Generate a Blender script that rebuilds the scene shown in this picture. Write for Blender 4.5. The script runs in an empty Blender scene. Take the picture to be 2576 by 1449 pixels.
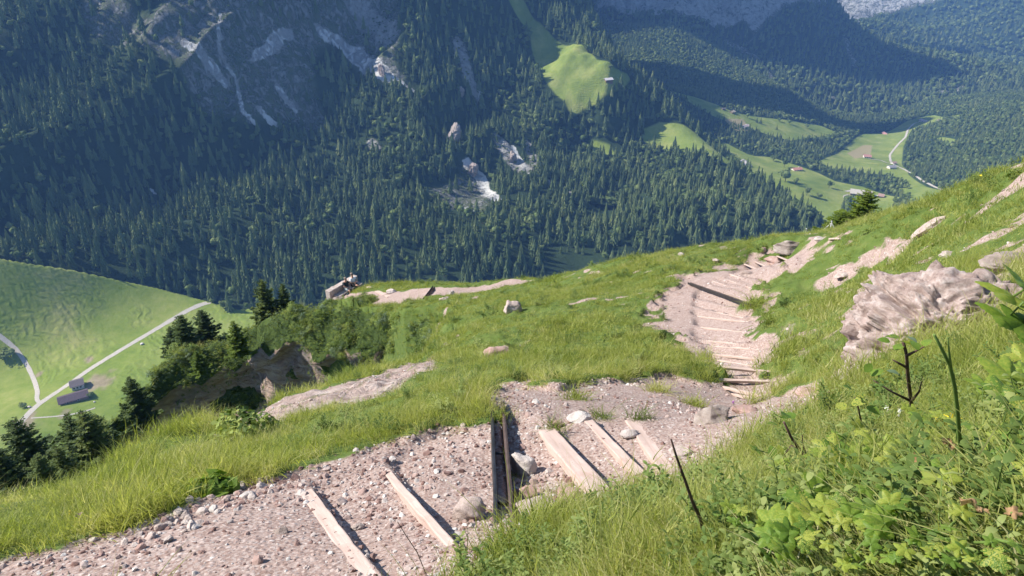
import bpy, bmesh, math, random
import numpy as np
from mathutils import Vector, Matrix, Euler
random.seed(7)
HAZE = 0.00013
rng = np.random.default_rng(11)
sc = bpy.context.scene
COL = sc.collection
R = math.radians

# ------------------------------------------------------------------ camera, sky, sun, exposure
PITCH = R(29.0)
cam_d = bpy.data.cameras.new('camera'); cam_d.lens = 26.0; cam_d.sensor_width = 36.0
cam_d.clip_start = 0.05; cam_d.clip_end = 20000
cam = bpy.data.objects.new('camera', cam_d); COL.objects.link(cam)
cam.location = (0, 0, 0); cam.rotation_euler = (R(90) - PITCH, 0, 0)
sc.camera = cam

SUN_AZ = R(82)      # to the left of the viewing direction
SUN_EL = R(40)
SUN = np.array([-math.cos(SUN_EL) * math.sin(SUN_AZ), math.cos(SUN_EL) * math.cos(SUN_AZ), math.sin(SUN_EL)])
w = bpy.data.worlds.new('World'); sc.world = w; w.use_nodes = True
nt = w.node_tree; nt.nodes.clear()
sky = nt.nodes.new('ShaderNodeTexSky'); sky.sky_type = 'NISHITA'; sky.sun_disc = False
sky.sun_elevation = SUN_EL; sky.sun_rotation = -SUN_AZ; sky.altitude = 1500
bg = nt.nodes.new('ShaderNodeBackground'); bg.inputs['Strength'].default_value = 0.10
ow = nt.nodes.new('ShaderNodeOutputWorld')
nt.links.new(sky.outputs[0], bg.inputs[0]); nt.links.new(bg.outputs[0], ow.inputs[0])
sl = bpy.data.lights.new('sun', 'SUN'); sl.energy = 5.0; sl.angle = R(0.5); sl.color = (1.0, 0.95, 0.86)
so = bpy.data.objects.new('sun', sl); COL.objects.link(so)
so.rotation_euler = Vector(-SUN).to_track_quat('-Z', 'Y').to_euler()
sc.view_settings.view_transform = 'Standard'; sc.view_settings.look = 'None'
sc.view_settings.exposure = 0.95; sc.view_settings.gamma = 1.0
sc.cycles.max_bounces = 5; sc.cycles.diffuse_bounces = 2; sc.cycles.glossy_bounces = 1
sc.cycles.transmission_bounces = 3; sc.cycles.transparent_max_bounces = 6; sc.cycles.volume_bounces = 0
sc.cycles.caustics_reflective = False; sc.cycles.caustics_refractive = False
sc.cycles.use_adaptive_sampling = True; sc.cycles.adaptive_threshold = 0.02

# ------------------------------------------------------------------ survey helpers
# Bearings and drops were taken off the photograph (units: 2576 x 1449) and turned into points in metres.
F_ = 1860.0; cp, sp = math.cos(PITCH), math.sin(PITCH)
def ray(u, v):
    u, v = np.broadcast_arrays(np.asarray(u, float), np.asarray(v, float))
    x = (u - 1288) / F_; y = (724.5 - v) / F_
    d = np.stack([x, cp + y * sp, -sp + y * cp], -1)
    return d / np.linalg.norm(d, axis=-1, keepdims=True)
def P(u, v, d):
    return ray(u, v) * np.asarray(d, float)[..., None] if np.ndim(d) else ray(u, v) * d
def proj(p):
    p = np.asarray(p, float)
    dep = p[..., 1] * cp - p[..., 2] * sp
    up = p[..., 1] * sp + p[..., 2] * cp
    return 1288 + F_ * p[..., 0] / dep, 724.5 - F_ * up / dep, dep

# ------------------------------------------------------------------ noise
def _h(ix, iy, iz, s):
    n = (ix * 374761393 + iy * 668265263 + iz * 2147483647 + s * 974634777) & 0xffffffff
    n = ((n ^ (n >> 13)) * 1274126177) & 0xffffffff
    n = ((n ^ (n >> 16)) * 2246822519) & 0xffffffff
    return ((n ^ (n >> 13)) & 0xffff) / 65535.0
def vnoise(x, y, z=None, s=0):
    x = np.asarray(x, float); y = np.asarray(y, float)
    z = np.zeros_like(x) if z is None else np.asarray(z, float)
    fx, fy, fz = np.floor(x), np.floor(y), np.floor(z)
    tx, ty, tz = x - fx, y - fy, z - fz
    tx = tx * tx * (3 - 2 * tx); ty = ty * ty * (3 - 2 * ty); tz = tz * tz * (3 - 2 * tz)
    ix, iy, iz = fx.astype(np.int64), fy.astype(np.int64), fz.astype(np.int64)
    def c(a, b, d): return _h(ix + a, iy + b, iz + d, s)
    r0 = (c(0,0,0)*(1-tx)+c(1,0,0)*tx)*(1-ty) + (c(0,1,0)*(1-tx)+c(1,1,0)*tx)*ty
    if not np.any(tz): return r0 * 2 - 1
    r1 = (c(0,0,1)*(1-tx)+c(1,0,1)*tx)*(1-ty) + (c(0,1,1)*(1-tx)+c(1,1,1)*tx)*ty
    return (r0 * (1 - tz) + r1 * tz) * 2 - 1
def fbm(x, y, z=None, o=4, s=0, g=0.5):
    a = 1.0; r = 0; f = 1.0
    for k in range(o):
        r = r + a * vnoise(x * f + 17.3 * k, y * f - 9.1 * k, None if z is None else z * f + 4.7 * k, s + k)
        a *= g; f *= 2.03
    return r
def sstep(a, b, x):
    t = np.clip((x - a) / (b - a), 0, 1); return t * t * (3 - 2 * t)
def inpoly(px, py, poly):
    px = np.asarray(px, float); py = np.asarray(py, float)
    r = np.zeros(px.shape, bool); n = len(poly)
    for i in range(n):
        x1, y1 = poly[i]; x2, y2 = poly[(i + 1) % n]
        if y1 == y2: continue
        c = ((y1 > py) != (y2 > py)) & (px < (x2 - x1) * (py - y1) / (y2 - y1) + x1)
        r ^= c
    return r
def polydist(px, py, pts, closed=False):
    px = np.asarray(px, float); py = np.asarray(py, float)
    best = np.full(px.shape, 1e9); n = len(pts)
    for i in range(n if closed else n - 1):
        a = np.array(pts[i][:2], float); b = np.array(pts[(i + 1) % n][:2], float); ab = b - a
        L = ab @ ab + 1e-12
        t = np.clip(((px - a[0]) * ab[0] + (py - a[1]) * ab[1]) / L, 0, 1)
        best = np.minimum(best, np.hypot(px - a[0] - t * ab[0], py - a[1] - t * ab[1]))
    return best
def softpoly(px, py, poly, wd):          # signed: 1 inside, 0 outside, soft over wd
    d = polydist(px, py, poly, True); i = inpoly(px, py, poly)
    return sstep(-wd, wd, np.where(i, d, -d))

# ------------------------------------------------------------------ mesh helpers
def mesh(name, V, Fq, mats, parent=None, smooth=True, midx=None, attrs=None, link=True):
    me = bpy.data.meshes.new(name)
    V = np.asarray(V, np.float32)
    if isinstance(Fq, np.ndarray):
        k = Fq.shape[1]; n = len(Fq)
        me.vertices.add(len(V)); me.vertices.foreach_set('co', V.ravel())
        me.loops.add(n * k); me.loops.foreach_set('vertex_index', Fq.astype(np.int32).ravel())
        me.polygons.add(n); me.polygons.foreach_set('loop_start', np.arange(0, n * k, k, dtype=np.int32))
        try: me.polygons.foreach_set('loop_total', np.full(n, k, np.int32))
        except Exception: pass
        me.update(calc_edges=True)
    else:
        me.from_pydata([tuple(map(float, v)) for v in V], [], [tuple(map(int, f)) for f in Fq]); me.update()
    for m in (mats if isinstance(mats, (list, tuple)) else [mats]): me.materials.append(m)
    if smooth: me.polygons.foreach_set('use_smooth', np.ones(len(me.polygons), bool))
    if midx is not None: me.polygons.foreach_set('material_index', np.asarray(midx, np.int32))
    for k, a in (attrs or {}).items():
        at = me.attributes.new(k, 'FLOAT', 'POINT'); at.data.foreach_set('value', np.asarray(a, np.float32).ravel())
    o = bpy.data.objects.new(name, me)
    if link: COL.objects.link(o)
    if parent is not None: o.parent = parent
    return o
def gridfaces(nu, nv):
    i = np.arange(nu - 1)[:, None] * nv + np.arange(nv - 1)[None, :]
    return np.stack([i, i + nv, i + nv + 1, i + 1], -1).reshape(-1, 4)
def tag(o, label=None, cat=None, group=None, kind=None):
    if label: o['label'] = label
    if cat: o['category'] = cat
    if group: o['group'] = group
    if kind: o['kind'] = kind
    return o
def empty(name, loc, rz=0.0, scale=1.0):
    o = bpy.data.objects.new(name, None); COL.objects.link(o)
    o.location = loc; o.rotation_euler = (0, 0, rz); o.scale = (scale,) * 3; o.empty_display_size = .3
    return o
def copy_tree(o, parent=None):
    c = o.copy(); COL.objects.link(c)
    if parent is not None: c.parent = parent
    for ch in list(o.children): copy_tree(ch, c)
    return c

# ------------------------------------------------------------------ terrain sheets, g(theta, ln rho) = drop / distance
class Sheet:
    def __init__(s, pts, extra, th, rr, n, c=0.06, sm=1e-4, ly=1.0):
        A = []
        for q in pts:
            p = P(q[0], q[1], q[2]); A.append(p)
        for q in extra: A.append(np.array(q, float))
        A = np.array(A); rho = np.hypot(A[:, 0], A[:, 1]); t = np.arctan2(A[:, 0], A[:, 1])
        g = -A[:, 2] / rho
        s.X = np.stack([t, np.log(rho) * ly], 1); s.c = c; s.ly = ly
        D = np.sqrt(((s.X[:, None] - s.X[None]) ** 2).sum(-1) + c * c)
        n0 = len(A); Pm = np.c_[np.ones(n0), s.X]
        M = np.zeros((n0 + 3, n0 + 3)); M[:n0, :n0] = D - np.eye(n0) * sm; M[:n0, n0:] = Pm; M[n0:, :n0] = Pm.T
        s.w = np.linalg.solve(M, np.r_[g, 0, 0, 0])
        s.th = np.linspace(R(th[0]), R(th[1]), n[0]); s.lr = np.linspace(math.log(rr[0]), math.log(rr[1]), n[1])
        T, L = np.meshgrid(s.th, s.lr, indexing='ij')
        G = np.empty(T.shape)
        for i in range(n[0]): G[i] = s.g(T[i], L[i])
        s.T, s.L = T, L; rho = np.exp(L)
        s.Xw = rho * np.sin(T); s.Yw = rho * np.cos(T); s.Z = -rho * G
    def g(s, t, l):
        q = np.stack([t, l * s.ly], -1)
        D = np.sqrt(((q[..., None, :] - s.X) ** 2).sum(-1) + s.c ** 2)
        return D @ s.w[:-3] + s.w[-3] + q @ s.w[-2:]
    def at(s, x, y, A=None):
        A = s.Z if A is None else A
        t = np.arctan2(x, y); l = 0.5 * np.log(np.asarray(x) ** 2 + np.asarray(y) ** 2)
        a = np.clip((t - s.th[0]) / (s.th[1] - s.th[0]), 0, len(s.th) - 1.001)
        b = np.clip((l - s.lr[0]) / (s.lr[1] - s.lr[0]), 0, len(s.lr) - 1.001)
        i = a.astype(int); j = b.astype(int); fa = a - i; fb = b - j
        return (A[i, j] * (1 - fa) + A[i + 1, j] * fa) * (1 - fb) + (A[i, j + 1] * (1 - fa) + A[i + 1, j + 1] * fa) * fb
    def hit(s, u, v, lo=None, hi=None):
        d = ray(u, v); t = math.atan2(d[0], d[1]); gp = -d[2] / math.hypot(d[0], d[1])
        l = np.linspace(math.log(lo) if lo else s.lr[0], math.log(hi) if hi else s.lr[-1], 3000)
        rho = np.exp(l); x = rho * math.sin(t); y = rho * math.cos(t)
        zz = s.at(x, y); below = zz >= -rho * gp
        k = int(np.argmax(below)) if below.any() else int(np.argmax(zz + rho * gp))
        return np.array([x[k], y[k], zz[k]])
    def slope(s):
        dzt, dzl = np.gradient(s.Z); rho = np.exp(s.L)
        return np.hypot(dzt / (rho * (s.th[1] - s.th[0])), dzl / (rho * (s.lr[1] - s.lr[0])))
    def verts(s): return np.stack([s.Xw, s.Yw, s.Z], -1).reshape(-1, 3)
def hidden(u, v, d, steps):
    # points beyond a brow: same bearing, further out and lower
    p = P(u, v, d); r = []
    for k, dz in steps: r.append((p[0] * k, p[1] * k, p[2] + dz))
    return r

# ---- near hillside (the slope with the path)
nearP = [(-300,1449,4.2),(0,1449,3.6),(300,1449,3.2),(600,1449,2.95),(950,1449,2.7),(1300,1449,2.35),(1700,1449,1.85),(2100,1449,1.45),(2576,1449,1.15),(2900,1449,1.0),
 (0,1370,4.1),(300,1290,4.35),(600,1190,4.9),(900,1100,5.2),(1230,1010,5.2),(600,1330,3.4),(900,1280,3.6),(1100,1200,3.9),(1250,1060,4.7),(1260,1160,4.2),(1270,1300,3.5),
 (1450,1080,4.5),(1500,1220,3.75),(1650,1055,4.9),(1700,1175,4.1),(1450,1350,2.7),(1700,1220,3.5),(2000,1090,3.6),(2000,1250,2.5),(2300,1200,2.0),(2300,1040,2.9),(2576,1200,1.6),(2576,1000,2.6),
 (1480,975,6.3),(1700,985,6.4),(1850,1040,6.0),(1950,1005,7.3),(1800,960,8.3),(1990,985,8.1),(1870,900,10.0),(1830,850,11.2),(1830,765,14.2),(1815,715,16.2),(1870,680,18.3),(1960,650,21.5),(2060,612,28),(2100,603,31),
 (1940,780,13.5),(1990,880,9.5),(2100,940,7.0),(2130,800,9.5),(2180,880,6.6),(2340,900,5.2),(2576,850,4.2),(2576,730,5.6),(2300,760,7.2),(2200,700,13),(2300,650,12),(2450,620,9.0),(2576,550,9.5),(2000,700,19),
 (1700,780,14.5),(1650,900,9.6),(1500,900,9.3),(1250,900,10.5),(1500,800,15.0),(1280,790,20),(1400,740,25),(1600,700,22),(1750,660,22),(1150,800,25),(1100,850,20),
 (600,1120,6.6),(800,1060,6.6),(1000,1000,7.2),(600,1085,8.4),(800,1008,10.2),(1000,935,12.5),(1090,905,14),(300,1225,6.5),(0,1300,5.6),
 (850,762,49),(950,765,47),(1060,765,42.5),(900,735,50.5),(1100,733,45),(1200,722,42),(1310,712,38),(1000,790,40),(1100,790,32),(1060,850,26),(1258,738,31),(1250,760,27),(1350,738,30),(1340,716,34),(1440,712,30),(1420,735,27),(1180,750,34),(1500,700,28),(830,778,51),(830,810,47),(870,768,46),(1600,670,27),(1150,775,30)]
brow = [(570,1080,9,1),(400,1160,7.6,1),(250,1228,7.0,1),(0,1296,6.0,1),(-300,1370,5.5,1),(800,1000,10.6,1),(900,980,11.8,1),(1000,925,13.5,1),(1090,900,14.6,2),
 (800,765,53,3),(900,722,54,3),(1000,712,52,3),(1150,712,48,3),(1300,706,44,3),(1400,692,38,3),(1550,662,33,3),(1700,640,30,3),(1850,612,32,3),(1950,600,33,3),(2050,592,34,3),(2110,585,36,3),(2200,562,30,3),(2350,522,22,3),(2450,465,18,3),(2576,412,15,3),(2800,330,12,3)]
ext = []
for u, v, d, k in brow:
    if k == 1 and u < 700: ext += hidden(u, v, d, [(1.0, 0), (1.15, -2.0), (1.5, -7), (2.4, -22), (4, -42)] + ([(8, -120)] if u < 300 else []))
    elif k == 1: ext += hidden(u, v, d, [(1.0, 0), (1.12, -1.5), (1.5, -6), (2.2, -14)])
    elif k == 2: ext += hidden(u, v, d, [(1.0, 0), (1.12, -1.0)])
    else: ext += hidden(u, v, d, [(1.0, 0), (1.10, -.10 * d), (1.3, -.30 * d), (2.0, -1.3 * d)])
ext += [tuple(P(u, v, d) * np.array([1, 1, 1])) for u, v, d in []]
for u, d, dz in ((640, 47, -22), (700, 42, -20), (850, 38, -16), (950, 35, -13), (1020, 30, -8)):      # floor of the gully between the slab and the crag
    p = P(u, 900, d); ext.append((p[0], p[1], p[2] + dz))
for u, v, d, dz in ((800, 765, 50, -8), (740, 790, 52, -16), (640, 830, 56, -24), (560, 870, 58, -30), (400, 940, 62, -34), (250, 1080, 66, -34), (0, 1200, 75, -45)):
    p = P(u, v, d); ext.append((p[0], p[1], p[2] + dz)); ext.append((p[0] * 1.5, p[1] * 1.5, p[2] + dz - 50))
ext += [(-1.0, -1.5, -1.0), (1.0, -1.5, -.2), (0, .4, -1.5), (-2.5, 0, -1.7), (1.5, 0, -.5), (3, 0, 0.2)]
A = Sheet(nearP, ext, (-96, 96), (0.3, 110), (960, 1010), c=0.035)
ridge = [(230,1170,62),(270,1085,62),(330,1000,62),(400,935,61),(500,885,60),(570,862,59),(640,828,57),(700,795,54),(760,778,52),(850,780,49),(950,786,45.5),(1010,792,43),(1060,812,39),(1110,845,34)]
RW = np.array([P(*q) for q in ridge])
rth = np.arctan2(RW[:, 0], RW[:, 1]); rg = -RW[:, 2] / np.hypot(RW[:, 0], RW[:, 1])
_r = np.exp(A.L); _rr = np.interp(A.T, rth, np.hypot(RW[:, 0], RW[:, 1])); _zr = np.interp(A.T, rth, RW[:, 2])
_f = _rr - _r
_lim = _zr - .8 - np.minimum(_f * 1.2, 15) + 16 * sstep(rth[10], rth[13], A.T) + 60 * sstep(19, 16, _r)
A.Z = np.where((_f > 0) & (_r > 16) & (A.T < rth[13]), np.minimum(A.Z, _lim), A.Z)
_lim = _zr - 1.2 + _f * .7 + 14 * sstep(rth[8], rth[9], A.T)
A.Z = np.where((_f <= 0) & (A.T < rth[9]), np.minimum(A.Z, _lim), A.Z)
_cr = P(np.array([700,760,800,830,900,1000,1150,1310,1400,1550,1700,1850,1950,2050,2110,2200,2350,2450,2576,2800.]), np.array([800,782,766,752,722,713,713,707,694,664,642,614,602,594,588,564,522,466,412,330.]), 30.0)
_cg = np.interp(A.T, np.arctan2(_cr[:, 0], _cr[:, 1]), -_cr[:, 2] / np.hypot(_cr[:, 0], _cr[:, 1])) - .5 * sstep(R(-17), R(-19), A.T)
A.Z = np.where(_r > np.where(A.T > R(22), 8, 20), np.minimum(A.Z, -_r * (_cg + .004)), A.Z)
# the level terrace with the stone bench
_tu = np.array([760,800,850,900,1000,1060,1100,1200,1310,1340.]); _d = ray(_tu, 740.0); _tt = np.arctan2(_d[:, 0], _d[:, 1])
def _it(vals): return np.interp(A.T, _tt, vals)
_gf = lambda vv: (lambda q: -q[:, 2] / np.hypot(q[:, 0], q[:, 1]))(ray(_tu, np.array(vv, float)))
_rf = _it([45.5,44.5,43.5,42,39.5,37.5,36,33.5,32,31.5]); _rc = _it([47.5,47.5,48,47.5,45,43.5,42.5,41,38.5,38])
_g0 = _it(_gf([800,776,766,768,768,765,760,745,724,720])); _g1 = _it(_gf([796,770,740,722,713,712,713,712,706,703]))
_x = np.clip((_r - _rf) / (_rc - _rf), 0, 1.0); _zt = -_r * (_g0 + (_g1 - _g0) * _x)
_wt = sstep(0, 1, (_r - _rf + 2.0) / 2.0) * sstep(3.5, .8, _r - _rc) * sstep(_tt[0], _tt[1], A.T) * sstep(_tt[-1] + .05, _tt[-1], A.T)
A.Z = A.Z * (1 - _wt) + _zt * _wt
_gl = _g0 + (_rf - _r) * .0021 - .4 * sstep(_tt[-2] + .01, _tt[-1] + .05, A.T) - .4 * sstep(_tt[3], _tt[2], A.T)
A.Z = np.where((_r < _rf) & (_r > 14) & (A.T > _tt[2]), np.minimum(A.Z, -_r * _gl), A.Z)
# ---- valley meadow on the left
def atz(u, v, z): return (u, v, z / float(ray(u, v)[2]))
C = Sheet([atz(*q) for q in ((60,1050,-335),(200,1000,-336),(0,850,-325),(0,700,-288),(250,715,-308),(520,760,-332),(620,800,-336),(400,900,-335),(0,1200,-345),(300,1200,-345),(0,1449,-355),(600,1449,-355),(1000,900,-345),(1300,800,-345),(1000,720,-345),(-300,700,-280),(-300,1100,-335))],
          [], (-60, 12), (300, 1000), (460, 460), c=0.1)
C.Z -= 260 * sstep(R(-9), R(2), C.T)
_cu, _cv, _cd = proj(C.verts().reshape(*C.Z.shape, 3)); _cf = np.interp(_cu, [-400, 0, 200, 400, 600, 900], [600, 648, 683, 728, 778, 760]) - _cv; C.Z -= (60 * sstep(0, 30, _cf) + 420 * sstep(20, 160, _cf)) * (C.L > math.log(560)) + 330 * sstep(R(-19.4), R(-17.5), C.T) + 500 * sstep(math.log(880), math.log(960), C.L)
C.Z += 1.2 * fbm(C.Xw / 60, C.Yw / 60, o=3, s=5)
# ---- forested mountainside
foot = [(-300,640,860),(0,655,800),(200,690,765),(400,735,735),(600,785,700),(900,760,680),(1300,720,690),(1700,640,760),(2000,590,850),(2080,585,900)]
mp = foot + [(-300,450,890),(0,450,880),(400,450,885),(800,450,900),(1200,450,900),(1500,450,920),(1700,450,960),(1850,500,930),
 (-300,250,1010),(0,250,985),(400,250,965),(800,250,985),(1100,250,1010),(1300,280,1040),(1480,330,1060),(1650,340,1075),
 (-300,100,1110),(0,100,1065),(400,100,1015),(800,100,1050),(1100,100,1100),(1300,60,1180),
 (-300,0,1190),(0,0,1130),(400,0,1060),(800,0,1090),(1200,0,1170),(1380,0,1260),
 (0,-200,1300),(600,-200,1120),(1200,-200,1500),
 (1350,130,1130),(1440,210,1085),(1500,250,1070),(1560,190,1130),(1530,160,1150),(1430,120,1180)]
sil = [(1480,15,1340),(1505,75,1320),(1545,130,1270),(1610,205,1210),(1680,255,1180),(1745,328,1130),(1800,380,1090),(1860,428,1050),(1920,474,1010),(1980,514,970),(2040,560,920),(1474,-50,1500),(1472,-120,1620)]
ex = []
for u, v, d in foot: ex += hidden(u, v, d, [(.9, -35), (.75, -90)])
for u, v, d in sil: ex += hidden(u, v, d, [(1, 0), (1.06, -50), (1.2, -170), (1.5, -330)])
for u in (2250, 2500): ex += [tuple(P(u, 500, 900) * np.array([1, 1, 1.6])), tuple(P(u, 500, 1300) * np.array([1, 1, 1.5]))]
for u, v, d in ((-300,-200,1350),(0,-200,1300),(600,-200,1120),(1200,-200,1500)):
    ex += hidden(u, v, d, [(1.1, 90 if u == 600 else (0 if u < 600 else 20)), (1.3, 80 if u == 600 else -20)])
ex += [(-360, 1130, 30), (-330, 1190, 110)]  # slope above the frame raised to cast shade over the bowl and centre
D = Sheet(mp, ex, (-60, 38), (520, 1700), (640, 460), c=0.03)
D.Z -= 500 * sstep(R(-41), R(-54), D.T)  # ground left of the frame cut down so sun reaches the forest
fall = D.Xw * 0.8 - D.Yw * 0.45
gm = sstep(0, 120, D.Z + 330) * (1 - sstep(-60, 60, polydist(D.Xw, D.Yw, [P(u, v, d)[:2] for u, v, d in sil]) * -1 + 60) * .0)
sd = polydist(D.Xw, D.Yw, [P(u, v, d)[:2] for u, v, d in sil])
gm = sstep(-350, -290, D.Z) * sstep(10, 120, sd)
rid = 1 - np.abs(fbm(fall / 130, (D.Xw * .45 + D.Yw * .8) / 420, o=3, s=21))
D.Z += gm * ((rid - .6) * 46 + 6 * fbm(D.Xw / 40, D.Yw / 40, o=3, s=3))
# ---- far valley with farms
E = Sheet([(2000,560,1000),(2100,560,1040),(2300,520,1090),(2000,470,1120),(1900,410,1220),(1830,365,1280),(2165,490,1170),(2240,415,1390),(2180,395,1470),(2300,310,1780),(2210,335,1750),(2400,500,1120),(2576,500,1080),
 (2300,420,1400),(2450,370,1420),(2576,390,1330),(2576,290,1650),(2420,300,1700),(1700,235,1430),(1850,290,1430),(2000,322,1490),(2100,335,1580),(1850,338,1350),(2000,392,1330),(2120,400,1400),(2140,360,1550),
 (1600,215,1500),(1700,195,1650),(1560,130,1850),(1700,120,1850),(1860,200,1800),(1700,80,1950),(1960,225,1800),(2075,292,1800),(1560,80,1950),(1480,100,1900),(2350,262,1950),(2576,240,2000),(2800,400,1250),(2800,250,1900),(1450,250,1300),(1450,180,1550)],
 [tuple(P(1700, 60, 2000) + np.array([0, 150, -40])), tuple(P(2200, 320, 1900) + np.array([0, 200, -30])), tuple(P(2576, 235, 2100) + np.array([0, 150, -30]))],
 (2, 44), (800, 2300), (360, 420), c=0.03)
E.Z += 3 * fbm(E.Xw / 120, E.Yw / 120, o=3, s=8)
# ---- dark mountain behind the valley, and the range beyond it
fs = [(2095,0,2450),(2130,50,2430),(2180,92,2400),(2240,118,2380),(2320,135,2380),(2420,150,2360),(2576,185,2350),(2080,-60,2500),(2060,-200,2600),(2900,230,2350)]
ex = []
for u, v, d in fs: ex += hidden(u, v, d, [(1, 0), (1.05, -90), (1.25, -260)])
Fm = Sheet([(1450,110,1980),(1560,85,1980),(1700,85,2000),(1860,200,1900),(1960,220,1890),(2075,295,1870),(2200,338,1880),(2350,262,2020),(2576,245,2080),(2800,280,2050),
 (1450,0,2120),(1600,0,2140),(1800,0,2180),(1950,0,2250),(1800,100,2080),(1960,110,2120),(2100,180,2100),(2200,230,2070),(2300,200,2180),(2450,200,2200),
 (1700,-200,2320),(1900,-200,2450)],
 ex + [tuple(P(u, v, d) * .93 + np.array([0, 0, -60])) for u, v, d in ((1560,85,1980),(1860,200,1900),(2075,295,1870),(2200,338,1880),(2350,262,2020),(2576,245,2080))],
 (2, 44), (1650, 3000), (300, 300), c=0.03)
Fm.Z += sstep(-420, -330, Fm.Z) * (18 * (1 - np.abs(fbm(Fm.Xw / 110, Fm.Yw / 300, o=4, s=31))) - 9)
G = Sheet([(2050,120,2900),(2200,150,2800),(2400,180,2700),(2576,210,2650),(2800,200,2650),(2200,90,3050),(2400,110,2950),(2576,110,2900),(2130,60,3200),(2250,60,3250),(2420,60,3150),(2576,50,3100),(2450,10,3300),(2100,0,3400),(2300,-20,3400),(2576,-40,3300),
  (2100,-200,3700),(2576,-200,3600),(2800,0,3100)], [], (14, 46), (2450, 4300), (220, 220), c=0.03)
G.Z += 30 * (1 - np.abs(fbm(G.Xw / 260, G.Yw / 260, o=4, s=41))) - 15
# ------------------------------------------------------------------ materials
class NT:
    def __init__(s, name):
        s.m = bpy.data.materials.new(name); s.m.use_nodes = True; s.t = s.m.node_tree; s.t.nodes.clear()
        s.out = s.n('ShaderNodeOutputMaterial')
        s.tc = s.n('ShaderNodeTexCoord')
    def n(s, typ, **kw):
        q = s.t.nodes.new(typ)
        for k, v in kw.items(): setattr(q, k, v)
        return q
    def l(s, a, b): s.t.links.new(a, b)
    def obj(s, scale=(1, 1, 1)):
        mp = s.n('ShaderNodeMapping'); mp.inputs['Scale'].default_value = scale
        s.l(s.tc.outputs['Object'], mp.inputs[0]); return mp.outputs[0]
    def noise(s, scale, detail=4, rough=.55, vec=None, dist=0):
        q = s.n('ShaderNodeTexNoise'); q.inputs['Scale'].default_value = scale; q.inputs['Detail'].default_value = detail
        q.inputs['Roughness'].default_value = rough; q.inputs['Distortion'].default_value = dist
        s.l(vec if vec is not None else s.tc.outputs['Object'], q.inputs['Vector']); return q.outputs['Fac']
    def vor(s, scale, vec=None, out='Distance', feat='F1'):
        q = s.n('ShaderNodeTexVoronoi', feature=feat); q.inputs['Scale'].default_value = scale
        s.l(vec if vec is not None else s.tc.outputs['Object'], q.inputs['Vector']); return q.outputs[out]
    def ramp(s, fac, stops, interp='LINEAR'):
        q = s.n('ShaderNodeValToRGB'); q.color_ramp.interpolation = interp
        e = q.color_ramp.elements
        while len(e) > 1: e.remove(e[-1])
        e[0].position = stops[0][0]; e[0].color = (*stops[0][1], 1)
        for p, c in stops[1:]:
            k = e.new(p); k.color = (*c, 1)
        s.l(fac, q.inputs[0]); return q.outputs[0]
    def fr(s, fac, a, b):
        q = s.n('ShaderNodeMapRange'); q.inputs[1].default_value = a; q.inputs[2].default_value = b
        s.l(fac, q.inputs[0]); return q.outputs[0]
    def mix(s, fac, a, b, bt='MIX'):
        q = s.n('ShaderNodeMix', data_type='RGBA', blend_type=bt)
        for k, v in ((0, fac), (6, a), (7, b)):
            if isinstance(v, (tuple, list)): q.inputs[k].default_value = (*v, 1)
            elif isinstance(v, (int, float)): q.inputs[k].default_value = v
            else: s.l(v, q.inputs[k])
        return q.outputs[2]
    def math(s, op, a, b=0.0):
        q = s.n('ShaderNodeMath', operation=op)
        for k, v in ((0, a), (1, b)):
            if isinstance(v, (int, float)): q.inputs[k].default_value = v
            else: s.l(v, q.inputs[k])
        return q.outputs[0]
    def attr(s, name):
        q = s.n('ShaderNodeAttribute'); q.attribute_name = name; return q.outputs['Fac']
    def bump(s, h, strength=.5, dist=.05, prev=None):
        q = s.n('ShaderNodeBump'); q.inputs['Strength'].default_value = strength; q.inputs['Distance'].default_value = dist
        s.l(h, q.inputs['Height'])
        if prev is not None: s.l(prev, q.inputs['Normal'])
        return q.outputs[0]
    def done(s, color, rough=.9, normal=None, spec=.2, trans=0.0, metal=0.0, tcol=None):
        b = s.n('ShaderNodeBsdfPrincipled'); b.inputs['Roughness'].default_value = rough
        b.inputs['Specular IOR Level'].default_value = spec; b.inputs['Metallic'].default_value = metal
        if isinstance(color, (tuple, list)): b.inputs['Base Color'].default_value = (*color, 1)
        else: s.l(color, b.inputs['Base Color'])
        if normal is not None: s.l(normal, b.inputs['Normal'])
        sh = b.outputs[0]
        if trans:
            t = s.n('ShaderNodeBsdfTranslucent')
            tc = tcol if tcol is not None else color
            if isinstance(tc, (tuple, list)): t.inputs[0].default_value = (*tc, 1)
            else: s.l(tc, t.inputs[0])
            mx = s.n('ShaderNodeMixShader'); mx.inputs[0].default_value = trans
            s.l(sh, mx.inputs[1]); s.l(t.outputs[0], mx.inputs[2]); sh = mx.outputs[0]
        s.l(sh, s.out.inputs[0]); return s.m
    def rnd(s): return s.n('ShaderNodeObjectInfo').outputs['Random']

def leafmat(name, stops, trans=.35, spec=.25, rough=.6, nscale=0, boost=1.6, loc=0.0):
    t = NT(name); r = t.rnd()
    if loc:
        oi = t.n('ShaderNodeObjectInfo'); nz = t.noise(loc, 3, .6, oi.outputs['Location'])
        r = t.math('ADD', t.math('MULTIPLY', r, .55), t.math('MULTIPLY', t.fr(nz, .32, .68), .45))
    if nscale:
        r = t.math('FRACT', t.math('ADD', r, t.noise(nscale, 2)))
    c = t.ramp(r, stops)
    tc = t.mix(1.0, c, (boost, boost * 1.02, boost * .55), 'MULTIPLY')
    return t.done(c, rough, spec=spec, trans=trans, tcol=tc)

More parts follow.
